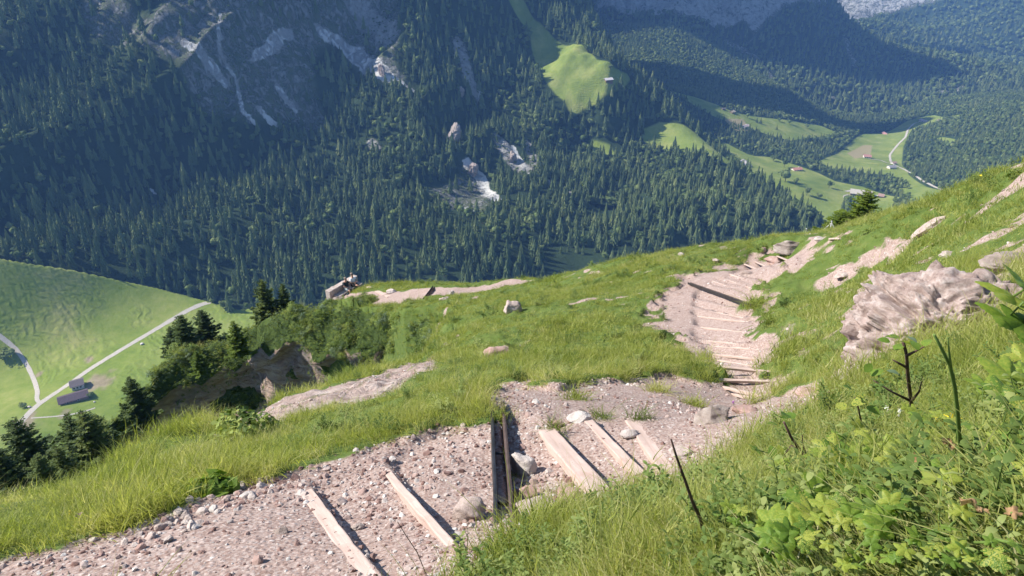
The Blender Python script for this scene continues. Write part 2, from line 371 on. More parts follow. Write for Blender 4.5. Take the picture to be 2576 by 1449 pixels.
def m_near():
    t = NT('hillside_ground'); bare = t.attr('bare'); rock = t.attr('rock')
    g = t.ramp(t.noise(3.0, 6, .7), [(.25, (.05, .078, .018)), (.5, (.085, .125, .028)), (.75, (.14, .16, .05))])
    vc = t.vor(34, out='Color'); sep = t.n('ShaderNodeSeparateColor'); t.l(vc, sep.inputs[0])
    peb = t.ramp(sep.outputs[0], [(0, (.165, .105, .088)), (.35, (.255, .175, .150)), (.65, (.35, .275, .245)), (.9, (.45, .40, .375)), (1, (.56, .53, .50))])
    dust = t.ramp(t.noise(9, 5, .6), [(.3, (.21, .145, .118)), (.6, (.30, .225, .192)), (.8, (.39, .32, .285))])
    vd = t.vor(34); big = t.noise(1.1, 4, .6)
    pm = t.math('MULTIPLY', t.fr(vd, .46, .26), t.fr(big, .40, .56))
    gr = t.mix(pm, dust, peb)
    vs = t.vor(90, out='Color'); sp2 = t.n('ShaderNodeSeparateColor'); t.l(vs, sp2.inputs[0])
    gr = t.mix(.38, gr, t.ramp(sp2.outputs[1], [(0, (.17, .10, .085)), (.5, (.38, .27, .24)), (1, (.62, .54, .50))]))
    st = t.obj((1.2, 1.2, 7)); rn = t.noise(2.2, 8, .68, st, .6)
    rk = t.ramp(rn, [(.3, (.17, .12, .10)), (.45, (.36, .27, .235)), (.6, (.45, .37, .33)), (.75, (.56, .51, .47))])
    e = t.fr(t.math('ADD', bare, t.math('MULTIPLY', t.math('SUBTRACT', t.noise(7, 5, .7), .5), .55)), .38, .62)
    c = t.mix(e, g, gr)
    e2 = t.fr(t.math('ADD', rock, t.math('MULTIPLY', t.math('SUBTRACT', t.noise(4, 5, .7), .5), .6)), .42, .6)
    c = t.mix(e2, c, rk)
    hgt = t.math('ADD', t.math('MULTIPLY', t.fr(vd, .5, 0), .6), t.noise(28, 5, .7))
    n1 = t.bump(hgt, .75, .012); n2 = t.bump(t.math('MULTIPLY', rn, e2), .8, .12, n1)
    return t.done(c, .95, n2, spec=.15)
def m_meadow():
    t = NT('meadow_ground')
    n = t.noise(.012, 6, .62); n2 = t.noise(.11, 5, .7)
    c = t.ramp(t.math('ADD', t.math('MULTIPLY', n, .65), t.math('MULTIPLY', n2, .35)), [(.34, (.10, .15, .024)), (.46, (.155, .21, .034)), (.56, (.21, .25, .055)), (.70, (.31, .30, .11))])
    c = t.mix(t.math('MULTIPLY', t.attr('bare'), .9), c, t.ramp(n2, [(.3, (.20, .16, .10)), (.7, (.34, .27, .20))]))
    wv = t.n('ShaderNodeTexWave', wave_type='BANDS', bands_direction='DIAGONAL'); wv.inputs['Scale'].default_value = .055
    wv.inputs['Distortion'].default_value = 22; wv.inputs['Detail'].default_value = 4; wv.inputs['Detail Scale'].default_value = .4; wv.inputs['Detail Roughness'].default_value = .6
    t.l(t.tc.outputs['Object'], wv.inputs['Vector'])
    msk = t.fr(t.math('ADD', t.attr('ripple'), t.math('MULTIPLY', t.math('SUBTRACT', t.noise(.03, 3), .5), .8)), .35, .75)
    n1 = t.bump(t.math('MULTIPLY', wv.outputs['Fac'], msk), .5, .7)
    n3 = t.bump(t.noise(.25, 5, .7), .7, .7, n1)
    return t.done(c, .95, n3, spec=.1)
def m_mount(name, base, rockc=(.42, .41, .38), sc_=1.0):
    t = NT(name)
    g = t.ramp(t.noise(.02 * sc_, 7, .7), [(.3, tuple(x * .6 for x in base)), (.6, base), (.8, tuple(x * 1.5 for x in base))])
    md = t.ramp(t.noise(.03 * sc_, 6, .65), [(.3, (.125, .175, .035)), (.5, (.18, .225, .05)), (.62, (.24, .265, .075)), (.75, (.31, .30, .11))])
    g = t.mix(t.fr(t.attr('rock'), .2, .6), g, t.ramp(t.noise(.06 * sc_, 6, .7), [(.35, (.055, .075, .04)), (.65, (.12, .135, .075))]))
    c = t.mix(t.fr(t.attr('meadow'), .35, .6), g, md)
    st = t.obj((.05 * sc_, .05 * sc_, .02 * sc_)); rn = t.noise(2.6, 9, .72, st, .8)
    rmask = t.fr(t.math('ADD', t.attr('rock'), t.math('MULTIPLY', t.math('SUBTRACT', rn, .5), 2.6)), .52, .85)
    rk = t.ramp(t.noise(.25 * sc_, 6, .7), [(.25, tuple(x * .45 for x in rockc)), (.5, rockc), (.75, tuple(x * 1.35 for x in rockc))])
    c = t.mix(rmask, c, rk)
    sm = t.fr(t.math('ADD', t.attr('scree'), t.math('MULTIPLY', t.math('SUBTRACT', t.noise(.10 * sc_, 7, .75), .5), 2.2)), .45, .75)
    c = t.mix(sm, c, t.ramp(t.noise(.3 * sc_, 5, .7), [(.3, (.44, .43, .41)), (.7, (.62, .61, .58))]))
    c = t.mix(t.fr(t.attr('brown'), .3, .6), c, (.30, .25, .13))
    wv = t.n('ShaderNodeTexWave', wave_type='BANDS', bands_direction='Z'); wv.inputs['Scale'].default_value = .10
    wv.inputs['Distortion'].default_value = 14; wv.inputs['Detail'].default_value = 4; wv.inputs['Detail Scale'].default_value = .5
    t.l(t.tc.outputs['Object'], wv.inputs['Vector'])
    n0 = t.bump(t.math('MULTIPLY', wv.outputs['Fac'], t.attr('ripple')), .35, .7)
    n1 = t.bump(t.math('MULTIPLY', rn, t.math('MAXIMUM', rmask, t.math('MULTIPLY', t.attr('rock'), .3))), 1.0, 14, n0)
    n2 = t.bump(t.noise(.3 * sc_, 6, .7), .8, 1.5, n1)
    return t.done(c, .95, n2, spec=.08)
def m_cliff():
    t = NT('crag_rock'); st = t.obj((.6, .6, 1.9)); rn = t.noise(1.6, 9, .7, st, .25)
    c = t.ramp(rn, [(.28, (.16, .11, .085)), (.42, (.36, .25, .19)), (.55, (.46, .35, .28)), (.72, (.55, .46, .39))])
    c = t.mix(t.fr(t.noise(.35, 5, .6), .5, .65), c, (.23, .20, .18))
    grn = t.ramp(t.noise(2.5, 6, .7), [(.3, (.03, .055, .012)), (.7, (.09, .13, .03))])
    c = t.mix(t.fr(t.math('ADD', t.attr('green'), t.math('MULTIPLY', t.math('SUBTRACT', t.noise(.8, 5, .7), .5), .9)), .42, .58), c, grn)
    cr = t.vor(.8, t.obj((1, 1, 1.8)), feat='DISTANCE_TO_EDGE')
    n1 = t.bump(t.fr(cr, 0, .12), .7, .25); n2 = t.bump(rn, 1.0, .5, n1); n3 = t.bump(t.noise(6, 5, .7), .5, .08, n2)
    return t.done(c, .9, n3, spec=.15)
def m_stone(name, lo, mid, hi, scale=3.0, strata=1.0, bd=.05):
    t = NT(name); st = t.obj((1, 1, strata)); r = t.rnd()
    rn = t.noise(scale, 9, .74, st, .12)
    c = t.ramp(rn, [(.3, lo), (.5, mid), (.7, hi)])
    c = t.mix(t.math('MULTIPLY', r, .35), c, (.45, .28, .23))
    n = t.bump(rn, .9, bd); n = t.bump(t.noise(scale * 9, 4, .7), .5, bd * .15, n)
    return t.done(c, .9, n, spec=.2)
def m_wood(name, lo, hi, sc_=1.0):
    t = NT(name); v = t.obj((2.2 * sc_, 30 * sc_, 30 * sc_)); n = t.noise(1.0, 7, .65, v, .3)
    c = t.ramp(n, [(.3, lo), (.65, hi)])
    sp_ = t.fr(t.noise(55, 2), .70, .74); c = t.mix(sp_, c, tuple(x * .45 for x in lo))
    c = t.mix(t.fr(t.noise(5, 4, .7), .55, .75), c, (.42, .29, .245))
    return t.done(c, .85, t.bump(n, .6, .006), spec=.15)
def m_plain(name, c, rough=.8, metal=0.0, ns=12.0, var=.25, bd=.0, spec=.3):
    t = NT(name); n = t.noise(ns, 5, .6)
    col = t.ramp(n, [(.3, tuple(x * (1 - var) for x in c)), (.7, tuple(min(1, x * (1 + var)) for x in c))])
    return t.done(col, rough, t.bump(n, .4, bd) if bd else None, metal=metal, spec=spec)

MN = m_near(); MC = m_meadow(); MD = m_mount('mountainside_ground', (.03, .05, .022)); ME = m_mount('valley_ground', (.035, .06, .025))
MF = m_mount('dark_mountain_ground', (.022, .035, .02), (.42, .41, .38), .6); MG = m_mount('range_ground', (.03, .05, .025), (.40, .40, .38), .5)
MCL = m_cliff()
M_stone = m_stone('limestone', (.20, .15, .13), (.44, .38, .345), (.60, .56, .52))
M_peb = None
def _peb():
    t = NT('pebble'); c = t.ramp(t.rnd(), [(0, (.18, .105, .088)), (.3, (.29, .19, .165)), (.6, (.38, .29, .26)), (.87, (.46, .41, .38)), (1, (.60, .57, .54))])
    return t.done(c, .9, t.bump(t.noise(60, 3), .4, .004), spec=.2)
M_peb = _peb()
M_beam = m_wood('weathered_timber', (.38, .28, .235), (.55, .43, .375))
M_steel = m_plain('dark_steel', (.07, .065, .065), .4, .7, 9, .4, .002, .5)
M_rust = m_plain('rusty_steel', (.10, .07, .06), .7, .3, 14, .4, .003)
M_bark = m_plain('bark', (.10, .075, .055), .95, 0, 20, .4, .02)
M_spr = leafmat('spruce_needles', [(0, (.030, .052, .016)), (.5, (.055, .085, .022)), (1, (.095, .125, .030))], .18, .15, .7, 1.5, 1.3)
M_spr2 = leafmat('young_spruce_needles', [(0, (.06, .10, .015)), (1, (.14, .19, .028))], .28, .15, .7, 6, 1.4)
M_far = leafmat('far_spruce', [(0, (.040, .066, .030)), (.5, (.11, .15, .058)), (.9, (.19, .225, .085)), (1, (.26, .28, .12))], .10, .1, .8, 0, 1.2, .02)
M_farb = leafmat('far_broadleaf', [(0, (.08, .12, .04)), (.6, (.12, .165, .052)), (1, (.18, .22, .08))], .12, .1, .8, .3, 1.2)
M_bush = leafmat('shrub_leaves', [(0, (.06, .10, .02)), (.5, (.135, .19, .035)), (1, (.25, .30, .075))], .28, .2, .6, 3, 1.6, .35)
M_bushp = leafmat('pale_shrub_leaves', [(0, (.08, .13, .055)), (1, (.15, .20, .10))], .2, .35, .5, 3)
M_grass = leafmat('grass_blades', [(0, (.13, .175, .032)), (.3, (.23, .27, .055)), (.6, (.34, .36, .10)), (.82, (.47, .44, .21)), (1, (.62, .56, .35))], .44, .22, .55, 0, 1.45, 1.6)
M_grassf = leafmat('slope_grass', [(0, (.085, .13, .028)), (.18, (.16, .205, .042)), (.45, (.27, .305, .07)), (.75, (.36, .365, .12)), (1, (.50, .46, .24))], .38, .2, .6, 0, 1.4, .55)
M_leaf = leafmat('broad_leaves', [(0, (.09, .17, .028)), (.5, (.17, .26, .04)), (.85, (.30, .35, .06)), (1, (.40, .38, .09))], .45, .25, .5, 9, 1.5)
M_herb = leafmat('herb_leaves', [(0, (.10, .16, .04)), (.6, (.18, .24, .07)), (1, (.28, .32, .11))], .35, .15, .6, 0, 1.4)
M_leafy = leafmat('yellowing_leaf', [(0, (.22, .28, .05)), (1, (.30, .30, .07))], .4, .35, .45, 6, 1.4)
M_dry = leafmat('withered_leaf', [(0, (.30, .17, .08)), (1, (.42, .27, .15))], .25, .2, .7, 5, 1.1)
M_yel = m_plain('yellow_petal', (.80, .62, .03), .6); M_wht = m_plain('white_petal', (.8, .8, .76), .6); M_pur = m_plain('purple_petal', (.30, .08, .35), .6)
M_stem = m_plain('green_stem', (.11, .17, .035), .6, 0, 30, .2); M_twig = m_plain('dark_twig', (.085, .05, .04), .8, 0, 40, .4, .002)
M_road = m_plain('gravel_road', (.42, .38, .33), .95, 0, .8, .15)
# ------------------------------------------------------------------ near hillside: path, steps, bare ground
def wpoly(S, pts, **k): return [tuple(S.hit(u, v, **k)[:2]) for u, v in pts]
path_px = [(-250,1420),(-60,1432),(60,1418),(160,1395),(250,1362),(340,1338),(420,1300),(480,1268),(600,1222),(700,1200),(770,1186),(900,1150),(1000,1113),(1080,1088),(1160,1068),(1238,1050),(1228,1005),(1245,975),(1330,962),(1400,985),(1500,965),(1590,948),(1680,950),(1750,965),(1800,955),(1735,915),(1690,870),(1650,830),(1632,790),(1660,745),(1720,700),(1790,680),(1850,658),(1890,632),(1960,632),(2010,638),(2040,612),(2075,592),(2112,600),(2095,625),(2030,655),(1985,690),(1935,712),(1905,745),(1893,790),(1915,835),(1935,870),(1945,920),(1968,950),(1990,985),(2060,970),(2125,1000),(2085,1040),(1975,1082),(1880,1120),(1790,1190),(1725,1238),(1640,1262),(1555,1290),(1450,1325),(1310,1382),(1205,1440),(1150,1500),(1090,1590),(600,1700),(-200,1600)]
lower_px = [(828,752),(850,735),(900,738),(925,722),(985,735),(1060,738),(1100,728),(1200,718),(1310,703),(1325,712),(1250,728),(1160,742),(1060,762),(950,767),(850,762)]
slab_px = [(560,1088),(640,1045),(720,1028),(800,1002),(900,976),(1000,922),(1050,905),(1092,897),(1092,925),(1040,955),(1000,985),(900,1028),(780,1050),(640,1082)]
PW = wpoly(A, path_px, hi=40); LW = wpoly(A, lower_px, lo=36); SW = wpoly(A, slab_px, hi=25)
X, Y = A.Xw, A.Yw; rho = np.exp(A.L)
sub = (rho < 45)
pm = np.zeros(X.shape); tmp = softpoly(X[:, :], Y[:, :], PW, 1.0)
pdist = polydist(X, Y, PW, True); pin = inpoly(X, Y, PW)
sd_ = np.where(pin, pdist, -pdist) / np.maximum(.02 * rho, .03)
sd_ = sd_ + 1.4 * fbm(X * 3, Y * 3, o=3, s=61) + .8 * fbm(X * 11, Y * 11, o=2, s=64)
pm = sstep(-1.2, 1.2, sd_)
_lu = np.array([815,835,850,900,1000,1100,1200,1310,1345.]); _ld = ray(_lu, 740.0); _lt = np.arctan2(_ld[:, 0], _ld[:, 1])
_lc = np.interp(A.T, _lt, [45.5,45.5,45.5,44,41,39,37.5,36.5,36.2]); _lw = np.interp(A.T, _lt, [0,1.4,1.8,1.7,1.6,1.4,1.5,1.5,0])
lm = sstep(-.3, .3, _lw - np.abs(rho - _lc) + .35 * fbm(X / 1.5, Y / 1.5, o=3, s=65)) * (A.T > _lt[0]) * (A.T < _lt[-1])
_s2 = [(q[0] * 1.16, q[1] * 1.16) for q in SW[:8]] + SW[:8][::-1]
spm = np.maximum(softpoly(X, Y, SW, .35), softpoly(X, Y, _s2, .2)) * (rho < 25) * (rho > 5)
# loose patches of scree (bearing and size as seen) : u, v, half width, half height, tilt, strength
patches = [(2200,655,45,14,-25,.75),(2255,615,34,8,-20,.7),(2130,690,35,9,-25,.7),(2100,720,60,14,-30,.7),(2330,660,60,16,-25,.8),(2440,640,50,10,-15,.8),(2530,660,70,24,-20,1),(2340,570,34,8,-38,1),(2200,735,60,10,-15,.7),(2420,735,120,22,-12,.8),
           (1500,695,75,12,-5,1),(1640,640,25,8,-8,.7),(1290,785,26,22,-30,1),(1250,885,40,16,-20,.9),(1360,905,30,8,0,.5),(1410,640,30,6,0,.0),(990,745,20,6,0,.4),
           (1390,990,120,28,0,1),(1600,985,110,30,0,.7),(330,1250,60,16,-20,1),(470,1175,40,9,-15,.8),(650,1100,70,10,-12,.9),(1330,870,40,8,-15,.4),(1980,850,30,40,10,.45),(2020,905,25,30,0,.5),(1970,1000,40,15,0,.5),(1690,840,40,40,0,1),(1650,790,30,30,0,.8),(1580,655,22,7,0,.7)]
bare = np.maximum(pm, lm); rock = spm * .75
KU, KV, KD = proj(A.verts().reshape(*X.shape, 3))
rng_n = fbm(X / (.5), Y / (.5), o=4, s=71); rng_s = fbm(X / .35, Y / .6, o=3, s=73) * (rho > 5)
for (pu, pv, a, b, tl, st_) in patches:
    c0 = A.hit(pu, pv, hi=60); ea = A.hit(pu + a * math.cos(R(tl)), pv + a * math.sin(R(tl)), hi=60) - c0; eb = A.hit(pu - b * math.sin(R(tl)), pv + b * math.cos(R(tl)), hi=60) - c0
    ra = np.linalg.norm(ea[:2]); rb = np.linalg.norm(eb[:2]); nc = np.linalg.norm(c0) / F_
    if rb > 3 * b * nc: eb = eb * 3 * b * nc / rb
    if ra > 1.6 * a * nc: ea = ea * 1.6 * a * nc / ra
    M2 = np.array([[ea[0], eb[0]], [ea[1], eb[1]]])
    if abs(np.linalg.det(M2)) < 1e-5: continue
    q = np.linalg.inv(M2) @ np.stack([(X - c0[0]).ravel(), (Y - c0[1]).ravel()])
    r = np.hypot(q[0], q[1]).reshape(X.shape)
    f = st_ * sstep(1.45, .55, r + .35 * rng_n + .45 * rng_s)
    bare = np.maximum(bare, f)
bare = np.maximum(bare, spm)
rs = sstep(R(12), R(22), A.T) * sstep(5, 8, rho)      # thin, stony turf on the right-hand slope
patchy = fbm(X / .7 + Y * .3, Y / .55, o=4, s=77)
bare = np.maximum(bare, rs * sstep(.62, 1.0, patchy + .45 * rng_s) * .85)
spots = fbm(X / .55, Y / .5, o=3, s=83)
bare = np.maximum(bare, .8 * sstep(.72, .95, spots) * (rho > 11) * (rho < 30))
tuft_in = fbm(X / .45, Y / .45, o=3, s=81)
edge = pm * sstep(.75, 0.0, np.where(pin, pdist, 0) / np.maximum(.06 * rho, .12))
bare = bare * (1 - .9 * sstep(.25, .5, tuft_in) * edge * (rho > 5))
# relief
amp = np.clip(rho * .012, .015, .28)
A.Z += amp * fbm(X / np.maximum(amp * 18, .5).mean(), Y / 1.2, o=4, s=91) * (1 - .8 * pm) * .6
A.Z += .5 * amp * fbm(X / .28, Y / .28, o=3, s=93) * (1 - .85 * np.maximum(pm, lm)) * (rho < 14)
A.Z += np.clip(rho * .016, .02, .10) * (1 - np.maximum(np.maximum(pm, lm), spm)) * (rho < 40)
A.Z -= .10 * sstep(5.5, 8, rho) * sstep(14, 11, rho) * sstep(R(2), R(-6), A.T)
strat = np.abs(fbm(X * .8 + Y * .6, Y * 1.5, o=4, s=95))
A.Z += rock * .10 * (strat - .4)
# steps
steps_px = [(785,1232,958,1452,'beam',.065),(975,1175,1150,1365,'beam',.04),(1252,1035,1268,1300,'chan',0),(1395,1075,1535,1228,'beam',.105),(1478,1045,1625,1190,'beam',.06),(1605,1055,1702,1178,'beam',.085)]
stairs_px = [(1842,984,1997,997),(1817,962,1982,972),(1807,940,1962,952),(1812,920,1937,932),(1797,902,1922,912),(1792,884,1937,897),(1782,865,1932,874),(1767,850,1897,860),(1760,820,1892,832),(1755,792,1890,807),(1757,772,1887,794),(1756,751,1881,773),
             (1784,713,1886,744),(1798,703,1891,731),(1833,699,1904,720),(1840,686,1938,715),(1876,665,1959,690),(1904,656,1972,678),(1959,642,2008,658),(2042,618,2074,630),(2082,606,2107,612)]
def stair_run(run, down):
    L = []
    for q in run:
        a = A.hit(q[0], q[1], hi=40); b = A.hit(q[2], q[3], hi=40); L.append((a, b))
    return L
run1 = stair_run(steps_px, None); run2 = stair_run(stairs_px, None)
Zs = A.Z.copy()
def apply_steps(L, skip=()):
    global Zs
    n = len(L); S = []
    mids = [(a + b) / 2 for a, b in L]
    zl = [float(m[2]) for m in mids]
    for i in range(1, n): zl[i] = min(zl[i], zl[i - 1] - .08)
    for i, (a, b) in enumerate(L):
        ab = (b - a)[:2]; ab = ab / (np.linalg.norm(ab) + 1e-9); nn = np.array([-ab[1], ab[0]])
        nx = mids[min(i + 1, n - 1)] - mids[max(i - 1, 0)]
        if nn @ nx[:2] < 0: nn = -nn
        S.append(((X - a[0]) * nn[0] + (Y - a[1]) * nn[1], (X - a[0]) * ab[0] + (Y - a[1]) * ab[1], np.linalg.norm((b - a)[:2])))
    for i in range(n - 1):
        s0, l0, len0 = S[i]; s1, l1, len1 = S[i + 1]
        if np.linalg.norm((mids[i + 1] - mids[i])[:2]) > 2.4: continue
        mm = (mids[i] + mids[i + 1]) / 2; inside = (s0 >= 0) & (s1 < 0) & (np.hypot(X - mm[0], Y - mm[1]) < 1.0 + len0)
        t = np.clip(s0 / np.maximum(s0 - s1, 1e-6), 0, 1)
        lat = l0 * (1 - t) + l1 * t; le = len0 * (1 - t) + len1 * t
        mg = .10 + .02 * np.sqrt(le)
        wl = sstep(-mg - .12, -mg + .1, lat) * sstep(le + mg + .12, le + mg - .1, lat)
        dz = float(np.clip(zl[i + 1] - zl[i], -.17, -.05)) if len(L) > 8 else float(np.clip(zl[i + 1] - zl[i], -.085, -.045))
        Zs = np.where(inside, A.Z + wl * (dz * (.85 * sstep(0, .13, t) + .15 * t - t) + .006 * rng_n), Zs)
    return zl
z1 = apply_steps(run1); z2 = apply_steps(run2)
A.Z = Zs
VA = A.verts(); FA = gridfaces(*A.Z.shape)
pmv = np.maximum(pm, lm).ravel()
fp = pmv[FA].mean(1) > .5
def submesh(name, faces, lab=None):
    used = np.unique(faces); mp_ = np.full(len(VA), -1); mp_[used] = np.arange(len(used))
    o = mesh(name, VA[used], mp_[faces], MN, attrs={'bare': bare.ravel()[used], 'rock': rock.ravel()[used]})
    tag(o, kind='structure'); return o
submesh('hillside', FA[~fp]); submesh('path', FA[fp])

# ------------------------------------------------------------------ crag below the viewpoint
def build_crag():
    ns, nt_ = 300, 190
    k = np.linspace(0, len(ridge) - 1, ns); kk = np.arange(len(ridge))
    rp = np.stack([np.interp(k, kk, RW[:, j]) for j in range(3)], 1)
    ex0 = rp[0] + (rp[0] - rp[8]) * .35; 
    t = np.linspace(-1, 1, nt_)
    V = np.zeros((ns, nt_, 3))
    dirv = np.gradient(rp, axis=0)[:, :2]
    for _ in range(12): dirv = (np.roll(dirv, 1, 0) + dirv + np.roll(dirv, -1, 0)) / 3 if False else dirv
    dsm = (rp[-1] - rp[0])[:2]; dsm /= np.linalg.norm(dsm)
    nrm = np.array([dsm[1], -dsm[0]])
    if nrm @ (-rp[ns // 2][:2]) < 0: nrm = -nrm
    for j, tt in enumerate(t):
        if tt >= 0:      # front: brow, then steep face
            a = tt * 30
            kl = np.linspace(0, 1, ns); lip = 1.7 + .6 * vnoise(kl * 9, kl * 0, s=141) + .5 * vnoise(kl * 31, kl * 0, s=142)
            out = np.where(a < lip, a * .5, lip * .5 - 1.0 * sstep(0, 1.3, a - lip) + np.maximum(a - lip - 1.3, 0) * .14)
            dz = -(a if a > 1.2 else a * a / 1.2)
        else:            # back slope
            a = -tt * 26; out = -a * .75; dz = -(a * a / 7 if a < 5 else 25 / 7 + (a - 5) * 1.3)
        V[:, j, 0] = rp[:, 0] + nrm[0] * out; V[:, j, 1] = rp[:, 1] + nrm[1] * out; V[:, j, 2] = rp[:, 2] + dz
    x, y, z = V[..., 0], V[..., 1], V[..., 2]
    along = x * dsm[0] + y * dsm[1]
    depth = np.clip(t * 30, 0, 30)[None, :] * np.ones((ns, 1))
    d1 = 3.0 * fbm(along / 8.0, z / 14.0, o=3, s=101) + 1.0 * (np.abs(fbm(along / 2.2, z / 1.6, o=4, s=105)) - .4) * 1.3
    ledge = np.sin((z + .25 * along + 1.1 * vnoise(along / 3, z / 3, s=107)) * 1.9) * .42
    cave = -2.6 * np.exp(-(((along - along[ns * 62 // 100, 100]) / 3.2) ** 2 + ((depth - 6.5) / 1.9) ** 2)) - 1.6 * np.exp(-(((along - along[ns * 40 // 100, 100]) / 2.6) ** 2 + ((depth - 5.5) / 2.2) ** 2))
    V[..., 2] += .45 * sstep(0, .6, depth) * sstep(4, 2.5, depth) * fbm(along / 1.3, depth / 1.1, o=3, s=121)
    m = sstep(.5, 3.5, depth) * .75
    off = m * (d1 * .5 - .4 + ledge * .7 + cave * .5)
    V[..., 0] += nrm[0] * off; V[..., 1] += nrm[1] * off
    V[..., 2] += (1 - m) * .45 * fbm(x / 2.5, y / 2.5, o=3, s=111)
    V[..., 2] += m * .3 * fbm(along / 1.5, off * 1.5, o=3, s=112)
    gx = np.gradient(V, axis=0); gy = np.gradient(V, axis=1); nn = np.cross(gx, gy); nn /= np.linalg.norm(nn, axis=-1, keepdims=True) + 1e-9
    if nn[ns // 2, nt_ // 2 - 3, 2] < 0: nn = -nn
    up = nn[..., 2]
    s01 = (k / (len(ridge) - 1))[:, None]
    lipg = (1.7 + .6 * vnoise(np.linspace(0, 1, ns) * 9, np.zeros(ns), s=141))[:, None]
    green = sstep(.30, .62, up) * .5 + .8 * sstep(.25, .40, fbm(along / 3, z / 4, o=3, s=115)) + .9 * sstep(lipg + .5, lipg - .3, depth) + .25 * sstep(.35, .1, s01) 
    green = np.clip(green, 0, 1)
    o = mesh('crag', V.reshape(-1, 3), gridfaces(ns, nt_), MCL, attrs={'green': green.ravel()})
    tag(o, kind='structure')
    return V, nn, green, depth
CV, CN, CG, CDp = build_crag()

# ------------------------------------------------------------------ valley meadow
def pxl(S, pts, **k): return [S.hit(u, v, **k) for u, v in pts]
cm = np.zeros(C.Z.shape)
for (u, v, r_) in ((255,958,26),(235,975,14),(66,1065,20),(225,905,10),(100,940,8),(165,1040,10)):
    c0 = C.hit(u, v, lo=400); cm = np.maximum(cm, sstep(1.5, .5, np.hypot(C.Xw - c0[0], (C.Yw - c0[1]) * .8) / (r_ * .33) + .5 * fbm(C.Xw / 6, C.Yw / 6, o=3, s=6)))
cr_ = np.zeros(C.Z.shape)
for (u, v, r_) in ((60,725,90),(120,780,60),(180,740,70),(560,800,110),(230,900,60),(170,905,70),(330,950,50),(420,860,60),(470,870,60),(30,780,50),(120,900,40),(350,800,30)):
    c0 = C.hit(u, v, lo=400); cr_ = np.maximum(cr_, sstep(1.3, .5, np.hypot(C.Xw - c0[0], (C.Yw - c0[1]) * .7) / (r_ * .36)))
C.Z += cr_ * .11 * np.sin(C.Yw * .55 + C.Xw * .75 + 9 * fbm(C.Xw / 38, C.Yw / 38, o=3, s=9)) * (1 + fbm(C.Xw / 25, C.Yw / 25, o=2, s=10))
Cm = mesh('meadow', C.verts(), gridfaces(*C.Z.shape), MC, attrs={'bare': cm.ravel(), 'ripple': cr_.ravel()}); tag(Cm, kind='structure')
def road(name, S, pts, width, lift=.12, mat=None, lo=None, hi=None):
    p = np.array([S.hit(u, v, lo=lo, hi=hi) for u, v in pts])
    seg = np.r_[0, np.cumsum(np.hypot(*np.diff(p[:, :2], axis=0).T))]; n = max(8, int(seg[-1] / 3))
    t = np.linspace(0, seg[-1], n); q = np.stack([np.interp(t, seg, p[:, 0]), np.interp(t, seg, p[:, 1])], 1)
    for _ in range(6): q[1:-1] = (q[:-2] + 2 * q[1:-1] + q[2:]) / 4
    d = np.gradient(q, axis=0); d /= np.linalg.norm(d, axis=1, keepdims=True); nn = np.stack([-d[:, 1], d[:, 0]], 1)
    Vs = []
    ww = width / 2 * (1 + .12 * vnoise(t / 6, t * 0, s=3))
    for f in (-1, -.5, 0, .5, 1):
        e = q + nn * (ww * f)[:, None]; Vs.append(np.c_[e, S.at(e[:, 0], e[:, 1]) + lift - .2 * abs(f) ** 4 * lift])
    V = np.stack(Vs, 1).reshape(-1, 3)
    o = mesh(name, V, gridfaces(n, 5), mat or M_road); tag(o, kind='structure'); return o
road('road', C, [(40,1078),(62,1052),(100,1015),(160,975),(220,932),(300,883),(370,842),(430,806),(470,782),(508,764),(528,754)], 4.6, lo=400)
road('farm_track', C, [(-40,815),(0,846),(40,875),(70,920),(88,960),(96,990),(90,1008),(104,1016)], 3.2, lo=400, lift=.2)
road('footpath', C, [(78,1052),(120,1050),(165,1046),(200,1040),(240,1026)], 1.2, lo=400, lift=.14)

# ------------------------------------------------------------------ mountainside masks
def kpoly_mask(S, polys, soft, **k):
    m = np.zeros(S.Z.shape)
    for pts in polys: m = np.maximum(m, softpoly(S.Xw, S.Yw, wpoly(S, pts, **k), soft))
    return m
def line_mask(S, lines, **k):
    m = np.zeros(S.Z.shape)
    for pts, wd in lines:
        L = [S.hit(u, v, **k) for u, v in pts]
        m = np.maximum(m, sstep(1.5, .6, polydist(S.Xw, S.Yw, L) / wd))
    return m
shelf = [[(1270,-20),(1290,20),(1330,75),(1345,150),(1370,200),(1400,240),(1440,292),(1475,270),(1500,262),(1530,240),(1572,225),(1585,200),(1578,186),(1545,172),(1500,150),(1440,112),(1380,80),(1330,25),(1310,-20)],
         [(1610,325),(1660,307),(1720,315),(1770,350),(1830,395),(1875,440),(1830,415),(1760,385),(1690,380),(1620,355)], [(1480,355),(1535,365),(1555,400),(1500,392)]]
Dm = kpoly_mask(D, shelf, 8)
rockpx = [[(380,40),(470,-30),(1000,-60),(1010,60),(1000,150),(1050,240),(940,190),(850,115),(790,150),(800,240),(840,310),(740,325),(620,315),(520,290),(470,230),(440,165),(330,115),(240,105),(200,40),(220,-40)],
          [(1060,480),(1110,470),(1180,400),(1215,440),(1255,500),(1215,535),(1130,525)], [(1130,330),(1160,325),(1165,370),(1130,370)]]
Dr = kpoly_mask(D, rockpx, 10) * .62
Dr = np.maximum(Dr, line_mask(D, [([(1154,115),(1179,200),(1199,245)], 9), ([(1259,360),(1284,395),(1324,430)], 9), ([(1329,360),(1349,415)], 6), ([(934,360),(949,380)], 6), ([(1384,460),(1434,490)], 5), ([(900,30),(940,60),(985,90)], 16)]))
scr = [[(675,93),(707,74),(739,77),(742,106),(715,108),(707,129),(681,145),(642,164),(626,161),(636,129),(665,119)],
       [(788,58),(852,90),(917,122),(965,155),(997,193),(1045,229),(1040,232),(997,206),(949,200),(900,164),(852,122),(804,103)]]
Ds = kpoly_mask(D, scr, 3)
